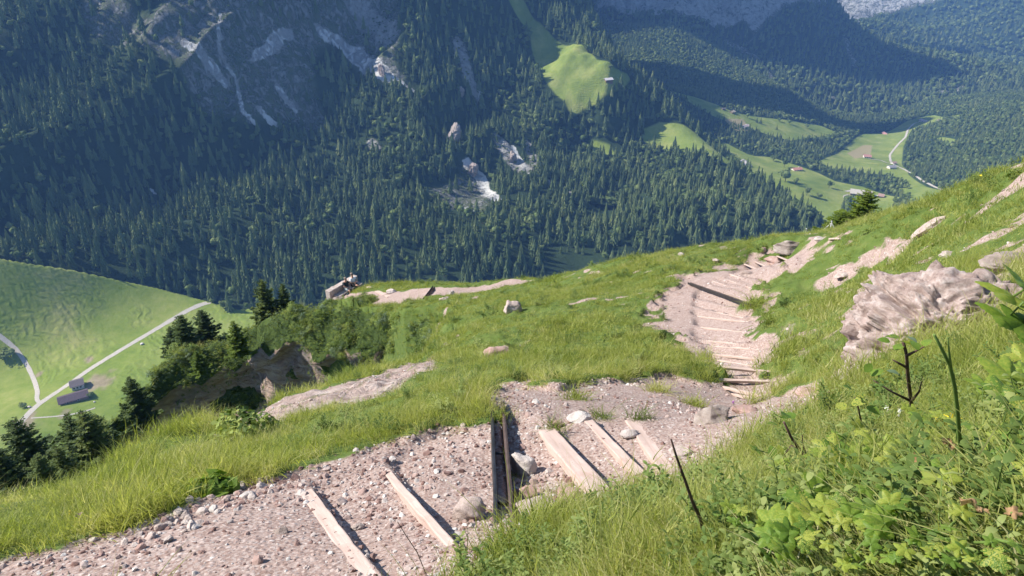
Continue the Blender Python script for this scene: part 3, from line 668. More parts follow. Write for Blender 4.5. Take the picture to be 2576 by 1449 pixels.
Ds = np.maximum(Ds, line_mask(D, [([(555,42),(552,81),(552,129),(572,171),(594,200),(601,242),(610,284),(642,313)], 2.2), ([(465,113),(514,148),(539,174),(562,206)], 4.5), ([(700,226),(720,255),(742,277)], 3.5),
      ([(652,277),(675,303),(700,319)], 3), ([(1179,415),(1209,450),(1244,500)], 7), ([(1150,520),(1200,535),(1215,552)], 3), ([(380,478),(392,488)], 2.2), ([(1290,370),(1320,425)], 3.5)]))
D.Z += Dr * 9 * (1 - np.abs(fbm(fall / 26, D.Z / 40, o=4, s=51)) - .5)
Drp = np.zeros(D.Z.shape)
for (u, v, r_) in ((1480,235,40),(1545,215,30),(1460,205,25)):
    c0 = D.hit(u, v); Drp = np.maximum(Drp, sstep(1.3, .5, np.hypot(D.Xw - c0[0], D.Yw - c0[1]) / (r_ * .6)))
z0 = np.zeros(D.Z.size)
o = mesh('mountainside', D.verts(), gridfaces(*D.Z.shape), MD, attrs={'rock': Dr.ravel(), 'scree': Ds.ravel(), 'meadow': Dm.ravel(), 'ripple': Drp.ravel(), 'brown': z0}); tag(o, kind='structure')

Em_px = [[(1660,225),(1720,238),(1800,262),(1850,285),(1960,300),(2060,315),(2108,335),(2040,347),(1990,354),(1900,328),(1850,312),(1820,302),(1790,290),(1740,262)],
         [(1780,358),(1830,362),(1880,388),(1900,393),(1940,395),(1990,412),(2060,436),(2100,456),(2170,470),(2290,500),(2330,520),(2350,600),(2100,600),(1960,500),(1860,430),(1790,380)],
         [(2060,408),(2110,385),(2150,350),(2195,335),(2230,333),(2280,305),(2350,290),(2395,296),(2330,315),(2290,332),(2272,370),(2268,410),(2285,440),(2330,470),(2385,485),(2440,540),(2300,560),(2270,490),(2240,440),(2160,435),(2110,432)],
         [(2350,350),(2380,358),(2430,362),(2400,350),(2370,345)], [(2390,292),(2420,288),(2415,296)]]
Em = kpoly_mask(E, Em_px, 7)
Eb = kpoly_mask(E, [[(2130,385),(2170,365),(2195,365),(2190,395),(2150,400)], [(1820,300),(1870,300),(1890,330),(1850,330)]], 6) * .8
Ew = kpoly_mask(E, [[(2100,424),(2150,432),(2250,442),(2288,468),(2284,480),(2220,466),(2170,456),(2110,446)], [(2245,488),(2290,490),(2318,520),(2240,545)], [(2120,500),(2150,500),(2160,545),(2110,550)]], 4)
Em2 = Em * (1 - Ew)
z0 = np.zeros(E.Z.size)
o = mesh('valley_floor', E.verts(), gridfaces(*E.Z.shape), ME, attrs={'rock': z0, 'scree': z0, 'meadow': Em.ravel(), 'ripple': z0, 'brown': Eb.ravel()}); tag(o, kind='structure')
road('valley_road', E, [(2395,490),(2340,465),(2290,435),(2250,415),(2240,405),(2238,390),(2260,362),(2278,345),(2284,325),(2300,310),(2330,303)], 3.6, lift=.4, lo=900)
road('farm_lane', E, [(2240,412),(2215,403),(2185,400)], 3.2, lift=.35, lo=900)
road('farm_lane', E, [(2128,482),(2145,478),(2165,495),(2195,492),(2215,492)], 5, lift=.35, lo=900)
road('farm_lane', E, [(2125,500),(2120,494),(2135,489),(2165,494)], 2.6, lift=.35, lo=900)
Fr = kpoly_mask(Fm, [[(1500,-30),(1500,25),(1560,30),(1640,35),(1740,45),(1830,70),(1870,55),(1900,95),(1880,115),(1960,30),(2080,8),(2090,-40)]], 10) * .95
Fs = kpoly_mask(Fm, [[(1930,150),(1945,205),(1925,200),(1890,150)], [(2130,110),(2150,150),(2140,150)]], 5) * .0
Fr = np.maximum(Fr, line_mask(Fm, [([(1828,105),(1870,130),(1905,160)], 9), ([(2128,105),(2150,165)], 9), ([(2080,240),(2100,250)], 8), ([(2360,235),(2420,225)], 7), ([(1925,175),(1945,200)], 8), ([(1520,60),(1600,75)], 10)]) * .62)
z0 = np.zeros(Fm.Z.size)
Fm.Z += Fr * 22 * (np.abs(fbm(Fm.Xw / 60, Fm.Yw / 60, o=3, s=53)) - .3)
o = mesh('dark_mountain', Fm.verts(), gridfaces(*Fm.Z.shape), MF, attrs={'rock': Fr.ravel(), 'scree': Fs.ravel(), 'meadow': z0, 'ripple': z0, 'brown': z0}); tag(o, kind='structure')
Gr = kpoly_mask(G, [[(2090,-40),(2130,60),(2200,40),(2330,10),(2440,-10),(2400,-60)]], 20) * .9
z0 = np.zeros(G.Z.size)
o = mesh('far_range', G.verts(), gridfaces(*G.Z.shape), MG, attrs={'rock': Gr.ravel(), 'scree': z0, 'meadow': z0, 'ripple': z0, 'brown': z0}); tag(o, kind='structure')
# unseen peak added behind the forested spur to shade the mountain to its right
gx, gy = np.meshgrid(np.linspace(-700, 190, 60), np.linspace(1880, 2650, 50), indexing='ij')
hz_ = 470 + 60 * fbm(gx / 150, gy / 150, o=3, s=61) - np.maximum(gx - 60, 0) * 9.0 - np.maximum(2010 - gy, 0) * 7 - np.maximum(-gx - 300, 0) * 1.6
o = mesh('unseen_shade_peak', np.stack([gx, gy, np.maximum(hz_, -740)], -1).reshape(-1, 3), gridfaces(60, 50), MF, attrs={k_: np.zeros(3000) for k_ in ('rock', 'scree', 'meadow', 'ripple', 'brown')}); tag(o, kind='structure')
b = bmesh.new(); bmesh.ops.create_grid(b, x_segments=4, y_segments=4, size=9000); me = bpy.data.meshes.new('valley_base'); b.to_mesh(me); me.materials.append(MG)
o = bpy.data.objects.new('valley_base', me); COL.objects.link(o); o.location = (0, 0, -760)
for k_ in ('rock', 'scree', 'meadow', 'ripple', 'brown'): me.attributes.new(k_, 'FLOAT', 'POINT')
tag(o, kind='structure')
# ------------------------------------------------------------------ plant models (one mesh each, reused)
def join_parts(parts):
    V = []; F3 = []; mi = []; off = 0
    for v, f, m in parts:
        v = np.asarray(v, float); V.append(v)
        for q in f: F3.append([i + off for i in q]); mi.append(m)
        off += len(v)
    return np.vstack(V), F3, mi
def tube_np(pts, rad, n=6, cap=True):
    pts = np.asarray(pts, float); N = len(pts); V = []; F = []
    t = np.gradient(pts, axis=0); t /= np.linalg.norm(t, axis=1, keepdims=True) + 1e-9
    ref = np.array([0.31, .17, .93])
    for i in range(N):
        a = np.cross(t[i], ref); a /= np.linalg.norm(a) + 1e-9; b = np.cross(t[i], a)
        for k in range(n):
            w_ = 2 * math.pi * k / n
            V.append(pts[i] + rad[i] * (math.cos(w_) * a + math.sin(w_) * b))
    for i in range(N - 1):
        for k in range(n):
            F.append([i * n + k, i * n + (k + 1) % n, (i + 1) * n + (k + 1) % n, (i + 1) * n + k])
    if cap:
        F.append(list(range(n))[::-1]); F.append([(N - 1) * n + k for k in range(n)])
    return np.array(V), F
def far_spruce(seed, H=1.0, Rr=.185):
    r = np.random.default_rng(seed); parts = []; nt_ = 9
    for i in range(nt_):
        z0 = .06 + .86 * i / nt_; top = z0 + .24 * (1 - .55 * i / nt_); rad = Rr * (1 - (i / nt_)) ** .85 * r.uniform(.85, 1.15) + .012
        n = 16; V = [[r.normal(0, .006), r.normal(0, .006), min(top, 1.0)]]; ph = r.uniform(0, 6)
        for k in range(n):
            a = ph + 2 * math.pi * k / n; rr = rad * (r.uniform(.85, 1.25) if k % 2 == 0 else r.uniform(.45, .62))
            V.append([rr * math.cos(a), rr * math.sin(a), z0 - (.035 if k % 2 == 0 else -.015) + r.normal(0, .008)])
        parts.append((V, [[0, 1 + k, 1 + (k + 1) % n] for k in range(n)], 0))
    v, f = tube_np([[0, 0, -.08], [0, 0, .3]], [.014, .010], 5); parts.append((v, f, 1))
    return join_parts(parts)
def quads(c, nrm, up, w_, h_, bend=0.0):
    # n leaf quads as diamond-ish rhombs: centre c, normal nrm, direction up
    side = np.cross(nrm, up); side /= np.linalg.norm(side, axis=1, keepdims=True) + 1e-9
    up = np.cross(side, nrm); up /= np.linalg.norm(up, axis=1, keepdims=True) + 1e-9
    w_ = np.asarray(w_)[:, None]; h_ = np.asarray(h_)[:, None]
    a = c - up * h_ * .5; b = c + side * w_ * .5 - up * h_ * .05; d = c - side * w_ * .5 - up * h_ * .05; e = c + up * h_ * .5
    V = np.stack([a, b, e, d], 1).reshape(-1, 3); n = len(c)
    return V, np.arange(n * 4).reshape(n, 4)
def rdir(r, n):
    v = r.normal(size=(n, 3)); return v / np.linalg.norm(v, axis=1, keepdims=True)
def far_broad(seed, n=260):
    r = np.random.default_rng(seed)
    lob = np.c_[r.uniform(-.24, .24, (9, 2)), r.uniform(.38, .82, 9)]; lr_ = r.uniform(.14, .24, 9)
    k = r.integers(0, 9, n); d = rdir(r, n); d[:, 2] = np.abs(d[:, 2]) * .9 - .15 * r.random(n)
    d /= np.linalg.norm(d, axis=1, keepdims=True)
    c = lob[k] + d * lr_[k][:, None] * r.uniform(.75, 1.08, n)[:, None]
    V, Fq = quads(c, d + .45 * rdir(r, n), rdir(r, n), r.uniform(.07, .13, n), r.uniform(.07, .14, n))
    parts = [(V, Fq.tolist(), 0)]
    b = bmesh.new(); bmesh.ops.create_icosphere(b, subdivisions=2, radius=.26)
    Vc = np.array([v.co for v in b.verts]); Fc = [[v.index for v in f.verts] for f in b.faces]; b.free()
    Vc = Vc * (1 + .22 * vnoise(Vc[:, 0] * 6, Vc[:, 1] * 6, Vc[:, 2] * 6, seed)[:, None]) * np.array([1, 1, 1.1]) + np.array([0, 0, .58])
    parts.append((Vc, Fc, 0)); v, f = tube_np([[0, 0, -.08], [.01, 0, .5]], [.03, .02], 5); parts.append((v, f, 1))
    return join_parts(parts)
def leaf_clump(seed, n=220, rad=.5, leaf=.055, flat=.7):
    r = np.random.default_rng(seed); d = rdir(r, n); d[:, 2] = np.abs(d[:, 2])
    lob = rdir(r, 6) * rad * .55; lob[:, 2] = np.abs(lob[:, 2]) * flat; k = r.integers(0, 6, n)
    c = lob[k] + d * (rad * .5) * (r.random(n) ** .4)[:, None]; c[:, 2] *= flat
    V, Fq = quads(c, d * .6 + np.array([0, 0, .5]) + .6 * rdir(r, n), rdir(r, n), r.uniform(.5, 1.0, n) * leaf, r.uniform(.8, 1.6, n) * leaf)
    return V, Fq
def grass_tuft(seed, n=34, h=.16, rad=.05, wd=.0035, lean=.5, seg=3):
    r = np.random.default_rng(seed)
    V = np.zeros((n, seg * 2 + 1, 3)); base = np.c_[r.normal(0, rad, (n, 2)), np.zeros(n)]
    az = r.uniform(0, 2 * math.pi, n); hh = h * r.uniform(.45, 1.15, n); ln = lean * r.uniform(.15, 1.3, n)
    dr = np.c_[np.cos(az), np.sin(az)] + base[:, :2] / (rad * 2.5)
    a2 = r.uniform(0, 2 * math.pi, n); sd = np.c_[np.cos(a2), np.sin(a2), np.zeros(n)]
    w0 = wd * r.uniform(.6, 1.4, n)
    for s_ in range(seg + 1):
        t = s_ / seg; bx = ln * t ** 1.8 * hh; zz = hh * (t - .35 * ln * t ** 2.4)
        c = base + np.c_[dr[:, 0] * bx, dr[:, 1] * bx, zz]
        ww = (w0 * (1 - t) ** .6)[:, None]
        if s_ < seg: V[:, s_ * 2] = c - sd * ww; V[:, s_ * 2 + 1] = c + sd * ww
        else: V[:, -1] = c
    F4 = []
    k = seg * 2 + 1
    for i in range(n):
        o = i * k
        for s_ in range(seg - 1): F4.append([o + s_ * 2, o + s_ * 2 + 1, o + s_ * 2 + 3, o + s_ * 2 + 2])
        F4.append([o + seg * 2 - 2, o + seg * 2 - 1, o + seg * 2])
    return V.reshape(-1, 3), F4
def ovals(c, nrm, up, w_, h_):
    side = np.cross(nrm, up); side /= np.linalg.norm(side, axis=1, keepdims=True) + 1e-9
    up = np.cross(side, nrm); up /= np.linalg.norm(up, axis=1, keepdims=True) + 1e-9; nr = nrm / np.linalg.norm(nrm, axis=1, keepdims=True)
    w_ = np.asarray(w_)[:, None]; h_ = np.asarray(h_)[:, None]; P_ = []
    for a, b in ((0, -.5), (.38, -.25), (.5, .08), (.28, .36), (0, .5), (-.28, .36), (-.5, .08), (-.38, -.25)): P_.append(c + side * w_ * a + up * h_ * b - nr * h_ * (.5 * b * b - .35 * abs(a) * .5))
    V = np.stack(P_, 1).reshape(-1, 3); n = len(c); i0 = np.arange(n)[:, None] * 8
    return V, np.vstack([i0 + [0, 1, 2, 7], i0 + [7, 2, 3, 6], i0 + [6, 3, 4, 5]])
def herb(seed, n=14, h=.11, leaf=.019):     # small leafy herb: stems with pairs of leaves
    r = np.random.default_rng(seed); parts = []; C_ = []; N_ = []; U_ = []
    for i in range(n):
        a = r.uniform(0, 6.28); b0 = np.array([r.normal(0, .04), r.normal(0, .04), 0]); tip = b0 + np.array([math.cos(a) * .35 * h, math.sin(a) * .35 * h, h * r.uniform(.5, 1.1)])
        v, f = tube_np([b0, (b0 + tip) / 2 + r.normal(0, .006, 3), tip], [.0016, .0013, .0008], 3, False); parts.append((v, f, 1))
        for t in np.linspace(.25, 1, 7):
            for q in (0, 1):
                an = a + t * 7 + q * math.pi; u_ = np.array([math.cos(an), math.sin(an), .5]); C_.append(b0 + (tip - b0) * t + u_ * leaf * .45); U_.append(u_); N_.append([-.3 * math.cos(an), -.3 * math.sin(an), 1])
    C_, N_, U_ = map(np.array, (C_, N_, U_)); V, Fq = ovals(C_, N_, U_, leaf * .5 * r.uniform(.7, 1.1, len(C_)), leaf * r.uniform(.7, 1.2, len(C_)))
    parts.append((V, Fq.tolist(), 0)); return join_parts(parts)
def pebble(seed, sub=1):
    b = bmesh.new(); bmesh.ops.create_icosphere(b, subdivisions=sub, radius=1); r = np.random.default_rng(seed)
    V = np.array([v.co for v in b.verts]); F = [[v.index for v in f.verts] for f in b.faces]; b.free()
    sc3 = np.array([1, r.uniform(.6, .95), r.uniform(.35, .65)])
    for k in range(7):
        d = rdir(r, 1)[0]; lim = r.uniform(.55, .85); q = V @ d; V = V - np.outer(np.maximum(q - lim, 0), d)
    V = V * sc3 * (1 + .12 * r.normal(size=(len(V), 1))); return V, F

LIBC = bpy.data.collections
def lib(name, items):
    c = bpy.data.collections.new(name)
    for i, (V, Fx, mats, mi, smooth) in enumerate(items):
        Fx = Fx if isinstance(Fx, np.ndarray) else Fx
        o = mesh('%s_%02d' % (name, i), V, Fx, mats, midx=mi, smooth=smooth, link=False); c.objects.link(o)
    return c
def scatter(name, coll, pos, rot, scl, pick, label, cat, parent=None):
    me = bpy.data.meshes.new(name); me.vertices.add(len(pos)); me.vertices.foreach_set('co', np.asarray(pos, np.float32).ravel())
    a = me.attributes.new('rot', 'FLOAT_VECTOR', 'POINT'); a.data.foreach_set('vector', np.asarray(rot, np.float32).ravel())
    a = me.attributes.new('scl', 'FLOAT_VECTOR', 'POINT')
    s_ = np.asarray(scl, np.float32); s_ = np.repeat(s_[:, None], 3, 1) if s_.ndim == 1 else s_
    a.data.foreach_set('vector', s_.ravel())
    a = me.attributes.new('pick', 'INT', 'POINT'); a.data.foreach_set('value', np.asarray(pick, np.int32))
    me.materials.append(coll.objects[0].data.materials[0])
    o = bpy.data.objects.new(name, me); COL.objects.link(o)
    g = bpy.data.node_groups.new(name, 'GeometryNodeTree')
    g.interface.new_socket('Geometry', in_out='INPUT', socket_type='NodeSocketGeometry'); g.interface.new_socket('Geometry', in_out='OUTPUT', socket_type='NodeSocketGeometry')
    gi = g.nodes.new('NodeGroupInput'); go = g.nodes.new('NodeGroupOutput')
    ci = g.nodes.new('GeometryNodeCollectionInfo'); ci.inputs[0].default_value = coll; ci.inputs[1].default_value = True; ci.inputs[2].default_value = True
    ip = g.nodes.new('GeometryNodeInstanceOnPoints'); ip.inputs['Pick Instance'].default_value = True
    def na(nm, t):
        q = g.nodes.new('GeometryNodeInputNamedAttribute'); q.data_type = t; q.inputs[0].default_value = nm; return q.outputs[0]
    er = g.nodes.new('FunctionNodeEulerToRotation'); g.links.new(na('rot', 'FLOAT_VECTOR'), er.inputs[0])
    g.links.new(gi.outputs[0], ip.inputs['Points']); g.links.new(ci.outputs[0], ip.inputs['Instance'])
    g.links.new(na('pick', 'INT'), ip.inputs['Instance Index']); g.links.new(er.outputs[0], ip.inputs['Rotation']); g.links.new(na('scl', 'FLOAT_VECTOR'), ip.inputs['Scale'])
    g.links.new(ip.outputs[0], go.inputs[0])
    m = o.modifiers.new('scatter', 'NODES'); m.node_group = g
    tag(o, label, cat, kind='stuff'); return o

spr = [far_spruce(s) for s in (1, 2, 3)]; brd = [far_broad(s) for s in (4, 5)]
FARLIB = lib('far_tree', [(v, f, [M_far, M_bark], m, False) for v, f, m in spr] + [(v, f, [M_farb, M_bark], m, False) for v, f, m in brd])

# ------------------------------------------------------------------ woods
def tree_points(S, spacing, xr, yr, rr):
    nx = int((xr[1] - xr[0]) / spacing); ny = int((yr[1] - yr[0]) / spacing)
    gx, gy = np.meshgrid(np.arange(nx), np.arange(ny), indexing='ij')
    x = xr[0] + (gx + rr.uniform(-.48, .48, gx.shape)) * spacing; y = yr[0] + (gy + rr.uniform(-.48, .48, gx.shape)) * spacing
    x, y = x.ravel(), y.ravel(); t = np.arctan2(x, y); l = np.log(np.hypot(x, y))
    k = (t > S.th[0] + .01) & (t < S.th[-1] - .01) & (l > S.lr[0]) & (l < S.lr[-1]); x, y = x[k], y[k]
    return x, y, S.at(x, y)
rt = np.random.default_rng(5)
x, y, z = tree_points(D, 7.5, (-1000, 620), (430, 1500), rt)
u, v, dd = proj(np.stack([x, y, z], 1))
dens = 1 - np.maximum(D.at(x, y, Dm) * 1.4, 0)
rk_ = D.at(x, y, Dr); sc2 = D.at(x, y, Ds)
clear = fbm(x / 55, y / 55, o=3, s=201)
keep = (u > -140) & (u < 2330) & (v > -90) & (v < 1000) & (rt.random(len(x)) < dens * (.55 + .45 * sstep(-.35, .05, fbm(x / 22, y / 22, o=2, s=207)))) & (sc2 < .25) & ~((rk_ > .22) & (rt.random(len(x)) < .93 - .25 * (clear > .45)))
keep &= ~((C.at(x, y) > z + 2) & (np.arctan2(x, y) < R(8))) & ~((clear > .95) & (rt.random(len(x)) < .75)) & ((E.at(x, y) < z + 3) | (x / y < .05))
keep &= ~(np.hypot(u - 615, (v - 335) * 1.3) < 0)
x, y, z, u, v, dd, clear = (q[keep] for q in (x, y, z, u, v, dd, clear))
# broad-leaved groups show as paler crowns among the spruces
bl = fbm(x / 70, y / 70, o=3, s=205); pb = .05 + .55 * sstep(.35, .8, bl) + .8 * np.exp(-(((u - 640) / 130) ** 2 + ((v - 345) / 35) ** 2))
isb = rt.random(len(x)) < pb
h = np.where(isb, rt.uniform(7, 13, len(x)), 15.5 * np.exp(rt.normal(0, .36, len(x))).clip(.35, 1.6)) 
wsc = np.where(isb, h * rt.uniform(.8, 1.2, len(x)), h * rt.uniform(.85, 1.25, len(x)))
pick = np.where(isb, rt.integers(3, 5, len(x)), rt.integers(0, 3, len(x)))
rz = rt.uniform(0, 6.28, len(x))
# the 300 trees that show largest are objects of their own
crest_u = np.array([-200, 0, 200, 400, 520, 600, 640, 700, 760, 850, 1000, 1310, 1400, 1550, 1700, 1850, 1950, 2050, 2110, 2200])
crest_v = np.array([660, 665, 720, 760, 790, 830, 820, 740, 740, 705, 700, 700, 685, 655, 632, 605, 590, 582, 570, 540])
vis = (u > 15) & (u < 2090) & (v - 4 < np.interp(u, crest_u, crest_v)) & ~isb
sz = np.where(vis, h / dd, 0); top = np.argsort(-sz)[:260]
ind = np.zeros(len(x), bool); ind[top] = True
scatter('forest', FARLIB, np.stack([x, y, z - .6], 1)[~ind], np.c_[np.zeros((len(x), 2)), rz][~ind], np.stack([wsc, wsc, h], 1)[~ind], pick[~ind],
        'dense dark spruce forest with a few pale broad-leaved trees covering the far mountainside', 'forest')
FT = [o.data for o in FARLIB.objects]
for i in np.where(ind)[0]:
    o = bpy.data.objects.new('spruce_tree', FT[pick[i]]); COL.objects.link(o)
    o.location = (x[i], y[i], z[i] - .6); o.rotation_euler = (0, 0, rz[i]); o.scale = (wsc[i], wsc[i], h[i])
    zone = 'left of the end of the road' if u[i] < 520 else ('between the road and the viewpoint trees' if u[i] < 740 else ('just above the stone bench and the level path' if u[i] < 1310 else ('above the middle of the grassy crest' if u[i] < 1700 else 'at the right end of the forest beside the sunlit valley')))
    sub_ = int(u[i] // 130)
    zone = ['at the far left of the pasture', 'above the left half of the pasture', 'above the middle of the pasture', 'above the right half of the pasture', 'at the end of the road', 'above the pair of crag spruces', 'above the stone bench', 'above the timber by the bench', 'above the level path', 'above the end of the level path', 'above the low grassy saddle', 'above the grassy crest', 'left of the bend of the path', 'above the upper path', 'above the layered ledge', 'near the chain posts', 'beside the crest spruce'][min(sub_, 16)]
    size = 'tall' if h[i] > 19.5 else ('middle-sized' if h[i] > 15 else 'short'); tint = 'slim' if wsc[i] / h[i] < .97 else ('broad' if wsc[i] / h[i] > 1.12 else 'regular')
    tag(o, '%s %s dark forest-edge spruce %s' % (size, tint, zone), 'tree', 'spruces along the lower edge of the forest')
NF = len(x)
# shrubs on the rock face
x, y, z = tree_points(D, 6.0, (-700, 200), (700, 1300), rt)
u, v, dd = proj(np.stack([x, y, z], 1)); k = (D.at(x, y, Dr) > .22) & (D.at(x, y, Ds) < .3) & (v > -80) & (fbm(x / 30, y / 30, o=3, s=211) > -.15) & (rt.random(len(x)) < .6)
x, y, z = x[k], y[k], z[k]; h = rt.uniform(1.5, 4.0, len(x))
scatter('undergrowth', FARLIB, np.stack([x, y, z - .3], 1), np.c_[np.zeros((len(x), 2)), rt.uniform(0, 6, len(x))], np.stack([h * 1.3, h * 1.3, h], 1), rt.integers(3, 5, len(x)),
        'low scrub clinging to the grey rock face high on the mountainside', 'scrub')

def wood(S, msk, spacing, xr, yr, hr, pbroad, label, fill=None, lim=None, vr=(-60, 620), seed=1):
    rr = np.random.default_rng(seed); x, y, z = tree_points(S, spacing, xr, yr, rr); u, v, dd = proj(np.stack([x, y, z], 1))
    m = msk(x, y, z, u, v); k = (u > 1430) & (u < 2640) & (v > vr[0]) & (v < vr[1]) & (rr.random(len(x)) < m); x, y, z = x[k], y[k], z[k]
    b = rr.random(len(x)) < pbroad + .45 * fbm(x / 90, y / 90, o=2, s=seed + 9); h = np.where(b, rr.uniform(*hr, len(x)) * .8, rr.uniform(*hr, len(x)) * 1.05)
    wd = np.where(b, h * rr.uniform(.85, 1.25, len(x)), h * rr.uniform(.95, 1.3, len(x)))
    scatter('wood', FARLIB, np.stack([x, y, z - .6], 1), np.c_[np.zeros((len(x), 2)), rr.uniform(0, 6, len(x))], np.stack([wd, wd, h], 1), np.where(b, rr.integers(3, 5, len(x)), rr.integers(0, 3, len(x))), label, 'wood')
    return len(x)
n1 = wood(E, lambda x, y, z, u, v: ((E.at(x, y, Em2) < .25) & (D.at(x, y) < z + 3) & (Fm.at(x, y) < z + 6)).astype(float), 7.6, (30, 1700), (700, 2250), (7, 13.5), .45, 'mixed woods filling the valley between the sunlit pastures', seed=12)
n2 = wood(Fm, lambda x, y, z, u, v: ((Fm.at(x, y, Fr) < .3) & (E.at(x, y) < z + 2)).astype(float) * .95, 12.5, (100, 1900), (1500, 2800), (13, 22), .3, 'dark woods on the shaded mountainside behind the valley', seed=13)
n3 = wood(G, lambda x, y, z, u, v: (G.at(x, y, Gr) < .3).astype(float), 19, (600, 2700), (2200, 3800), (17, 27), .75, 'hazy woods on the far range at the upper right', seed=14)
print('TREES', NF, n1, n2, n3)

# ------------------------------------------------------------------ grass and gravel on the near hillside
GL = lib('grass_tuft', [(*grass_tuft(s, n=46, h=.15, rad=.055, wd=.0019, lean=.75, seg=4), [M_grass], None, True) for s in (1, 2, 3)]          # long blades by the path
     + [(*grass_tuft(s, n=36, h=.16, rad=.09, wd=.0052, lean=.6), [M_grassf], None, True) for s in (4, 5, 6)])                             # slope turf
hb = [herb(s) for s in (1, 2)]
HL = lib('herb', [(v, f, [M_herb, M_stem], m, True) for v, f, m in hb] + [(*leaf_clump(9, 120, .09, .014, .6), [M_bush], None, True)])
def nearpts(n, lo, hi, thr=(-62, 62), rr=rng, areal=0.0):
    t = rr.uniform(R(thr[0]), R(thr[1]), n)
    if areal: rh = np.sqrt(rr.uniform(lo ** 2, hi ** 2, n))
    else: rh = np.exp(rr.uniform(math.log(lo), math.log(hi), n))
    x = rh * np.sin(t); y = rh * np.cos(t); z = A.at(x, y); return x, y, z, rh
def inview(x, y, z, mg=120):
    u, v, d = proj(np.stack([x, y, z], 1)); return (d > .3) & (u > -mg) & (u < 2576 + mg) & (v > 300) & (v < 1449 + mg * 1.6), u, v
slope_dir = np.array([-.35, .55])    # blades hang downhill and lean with the breeze
def grass_layer(name, n, lo, hi, areal, hs, picks, label, minb=.45, dens=None):
    x, y, z, rh = nearpts(n, lo, hi, (-85, 85) if lo < 2 else (-60, 60), areal=areal); k, u, v = inview(x, y, z, 450 if lo > 2 else 900); k = k | ((rh < 5) & (y > -.4))
    b = A.at(x, y, bare) ; p = sstep(.55, .15, b)
    if dens is not None: p = p * dens(x, y)
    k &= rng.random(n) < p; x, y, z, rh = x[k], y[k], z[k], rh[k]
    u_ = u[k]
    tall = .95 + .60 * fbm(x / (.35 + .04 * rh), y / (.35 + .04 * rh), o=2, s=301) + .35 * sstep(.5, .05, np.abs(polydist(x, y, PW, True))) * (rh < 9)
    h_ = hs(rh) * np.clip(tall, .3, 2.2) * (1 - .35 * ((u_ > 1650) & (rh < 3))) * rng.uniform(.7, 1.25, len(x))
    rot = np.c_[rng.normal(-.28, .22, len(x)), rng.normal(-.12, .22, len(x)), rng.uniform(-.9, .9, len(x)) * 3.1]
    scatter(name, GL, np.stack([x, y, z - .008], 1), rot, np.stack([h_ * .6 + .4, h_ * .6 + .4, h_], 1), rng.integers(picks[0], picks[1], len(x)), label, 'grass')
    return len(x)
clumpy = lambda s_, lo_: (lambda a, b: lo_ + (1 - lo_) * sstep(-.25, .25, fbm(a / s_, b / s_, o=2, s=331)))
g1 = grass_layer('grass', 62000, .6, 9.5, 0.0, lambda r: .60 + .0 * r, (0, 3), 'long bright grass along the path and over the near bank', dens=clumpy(.13, .25))
g2 = grass_layer('grass', 62000, 7, 24, 1.0, lambda r: .36 + .009 * r, (3, 6), 'thick sunlit turf on the slope beside the stepped path', dens=clumpy(.4, .35))
g3 = grass_layer('grass', 60000, 22, 60, 1.0, lambda r: .95 + .0 * r, (3, 6), 'short sunlit turf on the far part of the spur')
# leafy herbs on the near right-hand bank
x, y, z, rh = nearpts(17000, .6, 8, (-20, 85)); k, u, v = inview(x, y, z, 900)
k &= (A.at(x, y, bare) < .3) & (rng.random(len(x)) < np.where((u > 1850) & (v > 1290), .42, .09)); x, y, z = x[k], y[k], z[k]
scatter('herbs', HL, np.stack([x, y, z], 1), np.c_[rng.normal(-.2, .2, len(x)), rng.normal(0, .2, len(x)), rng.uniform(0, 6.28, len(x))], rng.uniform(.5, 1.15, len(x)) * 1.0, rng.integers(0, 3, len(x)), 'small leafy herbs growing through the grass of the near bank', 'herbs')
x, y, z, rh = nearpts(9000, 7, 50, areal=1.0); k, u, v = inview(x, y, z); k &= (A.at(x, y, bare) < .4) & (fbm(x / 1.4, y / 1.4, o=2, s=341) > .12) & (rng.random(len(x)) < .8); x, y, z, rh = x[k], y[k], z[k], rh[k]
scatter('herbs', HL, np.stack([x, y, z], 1), np.c_[rng.normal(-.2, .2, len(x)), rng.normal(0, .2, len(x)), rng.uniform(0, 6.28, len(x))], rng.uniform(.8, 1.9, len(x)) * (1 + rh / 60), rng.choice([0, 1, 2, 2, 2], len(x)), 'dark low herbs dotted through the turf of the middle slope', 'herbs')
PL = lib('pebble', [(*pebble(s, 1 if s < 4 else 2), [M_peb], None, False) for s in (1, 2, 3, 4, 5)])
x, y, z, rh = nearpts(90000, 1.6, 36); k, u, v = inview(x, y, z)
pmz = lambda a_, b_: A.at(a_, b_, pm)
b = A.at(x, y, bare); rc_ = fbm(x / .55, y / .55, o=3, s=311); edge_ = sstep(.5, .1, polydist(x, y, PW, True))
k &= (b > .35) & (rng.random(len(x)) < .22 + .55 * sstep(-.1, .6, rc_) + .5 * edge_ + .3 * (pmz(x, y) < .2)) & (A.at(x, y, rock) < .62); x, y, z, rh, rc_ = x[k], y[k], z[k], rh[k], rc_[k]
s_ = np.exp(rng.normal(math.log(.0062), .50, len(x))) * (1 + .06 * rh) * (1 + .35 * sstep(0, .6, rc_)); s_ = np.clip(s_ * .92, .0025, .028)
scatter('gravel', PL, np.stack([x, y, z + s_ * .15], 1), rng.normal(0, .35, (len(x), 3)) + np.c_[np.zeros((len(x), 2)), rng.uniform(0, 6.28, len(x))], s_, rng.integers(0, 5, len(x)), 'loose pinkish gravel and pale stone chips strewn over the path', 'gravel')
print('NEAR', g1, g2, g3, len(x))

